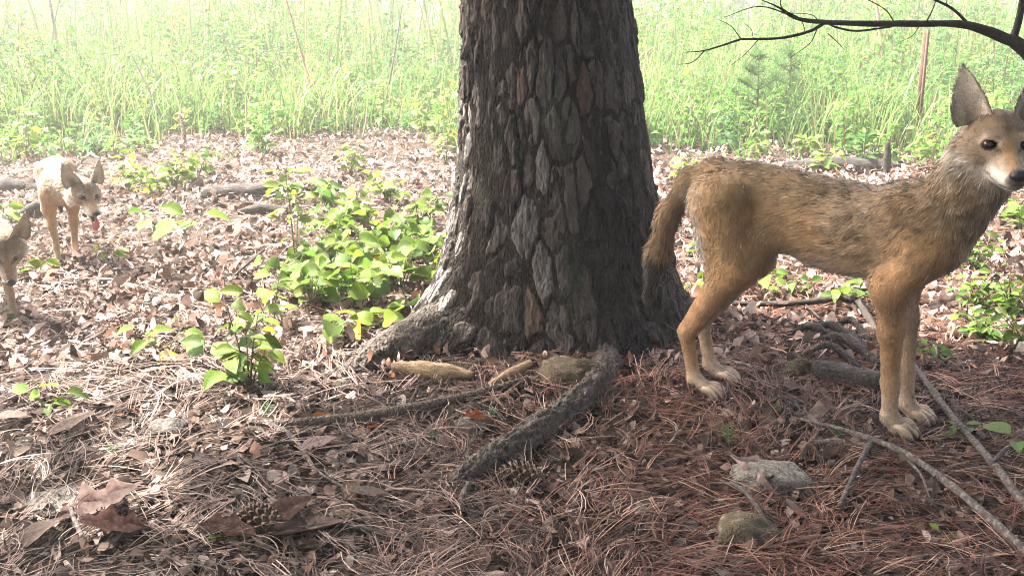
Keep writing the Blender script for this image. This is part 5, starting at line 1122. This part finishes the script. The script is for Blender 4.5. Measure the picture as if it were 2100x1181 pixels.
# young pines in the meadow
def young_pine(u, v, h, seed, label):
    rr = np.random.default_rng(seed); root = empty('young_pine', tuple(G(u, v))); tag(root, label, 'young pine'); tb = [tube([(0, 0, -.03), (.01, 0, h * .5), (0, .01, h)], [.010, .007, .003], 10, 6)]; tips = []
    for z in np.arange(.25, 1.0, .17) * h:
        for a in rr.uniform(0, 6.28, 4):
            e = np.array([math.cos(a), math.sin(a), .55]) * (h - z + .12) * .38; tb.append(tube([(0, 0, z), e * .6 + [0, 0, z - .01], e + [0, 0, z]], [.004, .003, .0015], 5, 4))
            for q in np.linspace(.45, 1, 4): tips.append(e * q + [0, 0, z])
    tips.append(np.array([0, 0, h])); V, F = joinVF(tb); link('trunk', mesh_data('trunk', V, F, MATS['dark_stem']), root)
    T = np.array(tips); n = len(T) * 20; c = np.repeat(T, 20, 0); d = nrm(rr.normal(size=(n, 3)) + [0, 0, .5]); L = .09 * rr.uniform(.6, 1.2, (n, 1)); P = np.stack([c, c + d * L * .5, c + d * L - [0, 0, .008]], 1)
    V, F = ribbons(P, np.tile([.0014, .0014, .0003], (n, 1)), nrm(np.cross(d, rr.normal(size=(n, 3))))[:, None]); link('crown', mesh_data('crown', V, F, MATS['foliage'], col=np.repeat(np.array([.09, .18, .055]) * rr.uniform(.7, 1.3, (n, 1)), 6, 0)), root)
young_pine(1545, 290, .62, 1, 'young pine seedling tree in the meadow between the big pine and metal stake')
young_pine(1610, 270, .6, 3, 'smaller young pine among grass near the metal stake')
# metal stake
p = G(1878, 302); q = at_y(1898, 62, p[1] + .02)
sr = empty('metal_stake', tuple(p)); tag(sr, 'thin rusty metal stake standing upright at the meadow edge', 'stake')
hh = q[2] - p[2]; tilt = Matrix.Rotation(math.atan2(q[0] - p[0], hh), 4, 'Y')
parts = []
for (cx, cy, wx, wy) in ((0, 0, .021, .004), (0, -.014, .004, .012)):
    b8 = np.array([(sx * wx + cx, sy * wy + cy, z) for z in (-.1, hh) for sx, sy in ((-1, -1), (1, -1), (1, 1), (-1, 1))]); parts.append((b8, np.array([[0, 1, 5, 4], [1, 2, 6, 5], [2, 3, 7, 6], [3, 0, 4, 7], [4, 5, 6, 7], [3, 2, 1, 0]])))
V, F = joinVF(parts); V = V @ np.array(tilt.to_3x3()).T; link('post', mesh_data('post', V, F, MATS['rusty_metal']), sr)
V, F = tube([(0, 0, .085), (0, 0, .095)], [.028, .028], 3, 14); link('tape_band', mesh_data('tape_band', V @ np.array(tilt.to_3x3()).T, F, MATS['white_paint']), sr)

# ------------------------------------------------------------------ bare tree whose dead limb reaches into the picture
bt = empty('bare_tree', tuple([2.35, 2.6, 0])); tag(bt, 'bare dark limb of a dead tree arching above the coyote', 'tree')
YB = 2.55; O_ = np.array([2.35, 2.6, 0]); A = lambda u, v, y=YB: at_y(u, v, y) - O_
V, F = tube([(0, 0, -.1), (.02, .02, .6), (-.02, 0, 1.4), (.05, 0, 2.6)], [.07, .055, .045, .02], 30, 12, .2, 9, 3); link('trunk', mesh_data('trunk', V, F, MATS['dead_branch']), bt)
main = [np.array([0, 0, .30]), A(2200, 240), A(2140, 150), A(2090, 93), A(2060, 78), A(1985, 52), A(1900, 49), A(1790, 49), A(1690, 46), A(1630, 37), A(1595, 15), A(1560, 0)]
V, F = tube(main, [.028, .024, .020, .0165, .013, .0095, .0085, .0075, .006, .004, .0025, .001], 80, 9, .25, 22, 5); limb = link('limb', mesh_data('limb', V, F, MATS['dead_branch']), bt)
def twig(pts, r0, r1, y=YB):
    V, F = tube([A(u, v, y + dy) for u, v, dy in pts], [r0, (r0 + r1) / 2, r1], 20, 5, .15, 30, int(pts[0][0]) % 97); link('twig', mesh_data('twig', V, F, MATS['dead_branch']), limb)
twig([(2078, 82, 0), (2090, 40, 0), (2098, -10, 0)], .010, .008)
twig([(1830, 55, 0), (1760, 64, .02), (1720, 58, .02), (1695, 48, .01)], .003, .0025)
twig([(1690, 48, 0), (1660, 65, -.02), (1600, 79, -.02), (1520, 81, -.03)], .005, .003); twig([(1520, 81, -.03), (1450, 103, -.03), (1405, 108, -.03)], .003, .0008); twig([(1445, 105, -.03), (1420, 128, -.03), (1390, 133, -.03)], .0018, .0006)
twig([(1520, 81, -.03), (1500, 55, -.04), (1472, 40, -.05)], .0016, .0006); twig([(1555, 82, -.03), (1530, 110, -.03), (1500, 134, -.03)], .0014, .0005); twig([(1545, 80, -.03), (1540, 60, 0), (1525, 48, 0)], .0012, .0005)
twig([(1675, 62, -.02), (1660, 90, -.02), (1622, 118, -.02)], .0016, .0006); twig([(1698, 70, -.01), (1715, 85, -.01), (1732, 103, -.01)], .0016, .0006); twig([(1640, 40, 0), (1560, 14, 0), (1485, 36, 0)], .0022, .0008); twig([(1640, 38, 0), (1605, 18, 0), (1600, -5, 0)], .002, .0012)
twig([(1680, 44, .01), (1660, 30, .01), (1600, 28, .01)], .0014, .0006); twig([(1990, 54, 0), (1955, 20, 0), (1905, -6, 0)], .0045, .003); twig([(1955, 22, 0), (1942, 8, 0), (1945, -8, 0)], .0015, .001); twig([(1835, 48, 0), (1815, 20, 0), (1770, -5, 0)], .002, .0012); twig([(1900, 46, 0), (1915, 15, 0), (1920, -5, 0)], .002, .0012)
twig([(1885, 55, 0), (1870, 75, 0), (1842, 88, 0)], .0014, .0005); twig([(1645, 45, 0), (1650, 60, .02), (1648, 66, .02)], .0012, .0006); twig([(2075, 85, 0), (2098, 85, 0), (2110, 80, 0)], .002, .001)

# ------------------------------------------------------------------ the wood the camera stands in: unseen crowns placed to cast shade, leaves behind to block sky
def overhead_pine(x, y, h0, h1, R, seed, label, dens=1.0, tx=None, ty=None):
    rr = np.random.default_rng(seed); tx = x if tx is None else tx; ty = y if ty is None else ty
    root = empty('canopy_tree', (tx, ty, 0)); tag(root, label, 'tree')
    V, F = tube([(0, 0, -.2), ((x - tx) * .2, (y - ty) * .2, h0 * .6), (x - tx, y - ty, h1)], [.17, .14, .03], 24, 10, .12, 4, seed); link('trunk', mesh_data('trunk', V, F, MATS['bark_plate']), root)
    n = int(1500 * dens * R); th = rr.uniform(0, 6.28, n); r = R * np.sqrt(rr.random(n)); z = rr.uniform(h0, h1, n); c = np.stack([x - tx + np.cos(th) * r, y - ty + np.sin(th) * r, z], -1)
    c = c[fbm(c * .9 + seed, 2, seed) > -.18]; n = len(c); d = nrm(rr.normal(size=(n, 3)) * [1, 1, .5]); s = nrm(np.cross(d, rr.normal(size=(n, 3)) * .6 + [0, 0, 1])); L = rr.uniform(.07, .16, n)[:, None]
    V = np.stack([c - d * L, c - s * L * .55, c + d * L, c + s * L * .55], 1).reshape(-1, 3); F = np.arange(n * 4).reshape(-1, 4)
    link('crown', mesh_data('crown', V, F, MATS['foliage'], col=np.repeat(np.array([.06, .12, .03]) * rr.uniform(.6, 1.5, (n, 1)), 4, 0)), root)
CANOPY = [(-2.83, 3.0, 4.5, 5.5, .85, 3.2, -2.6, -1.5, 'unseen leafy tree, crown placed to shade the coyote'), (-1.67, 2.38, 4.5, 5.5, 1.0, 2.8, -.9, -1.6, 'unseen leafy tree, crown placed to shade the long grey branch'),
    (-.88, 3.57, 4.6, 5.4, .8, 2.2, 2.9, -.6, 'unseen leafy tree, crown placed to shade the low shrubs'), (-4.9, 1.9, 5.2, 6.8, 1.9, .34, -5.5, .5, 'unseen leafy tree, crown thinned to dapple the flat stone and curled leaves'),
    (.5, 1.2, 4.0, 6.0, 2.4, 1.2, 1.5, -2.5, 'leafy canopy tree above the viewer'), (-2.2, -.8, 4, 6, 2.4, 1.1, -2.2, -2.5, 'leafy canopy tree behind the viewer on one side'), (3.9, .5, 3.5, 6, 2.4, 1.0, 4.6, -1, 'leafy canopy tree beside the low shrubs'), (1.5, -3.5, 1.0, 6, 3.0, 1.0, 1.5, -4.5, 'leafy understorey tree some way behind the viewer'), (-4, -4, 1.0, 6, 3.0, 1.0, -4, -5, 'leafy understorey tree well behind the viewer'), (6.0, -3, 1.0, 6, 3.0, 1.0, 6, -3, 'leafy understorey tree at the wood corner')]
for k, (x, y, h0, h1, R, dn, tx, ty, lb) in enumerate(CANOPY): overhead_pine(x, y, h0, h1, R, 300 + k, lb, dn * 1.6, tx, ty)
print('done', time.time() - T0)
# ------------------------------------------------------------------ haze box added to wash the meadow pale, like lens veil and overexposure
def build_haze():
    x0, x1, y0, y1, z0, z1 = -205, 205, -35, 265, -1.3, 14
    V = np.array([(x, y, z) for z in (z0, z1) for x, y in ((x0, y0), (x1, y0), (x1, y1), (x0, y1))])
    F = np.array([[0, 3, 2, 1], [4, 5, 6, 7], [0, 1, 5, 4], [1, 2, 6, 5], [2, 3, 7, 6], [3, 0, 4, 7]])
    m = bpy.data.materials.new('haze'); m.use_nodes = True; nt = m.node_tree; nt.nodes.clear()
    out = nt.nodes.new('ShaderNodeOutputMaterial'); v = nt.nodes.new('ShaderNodeVolumePrincipled')
    v.inputs['Color'].default_value = (1.0, .98, .90, 1); v.inputs['Density'].default_value = HAZE; v.inputs['Anisotropy'].default_value = .3
    nt.links.new(v.outputs[0], out.inputs['Volume'])
    o = link('haze', mesh_data('haze', V, F, m)); tag(o, 'thin added haze standing in for lens veil and overexposure', kind='stuff')
HAZE = .0115
build_haze()
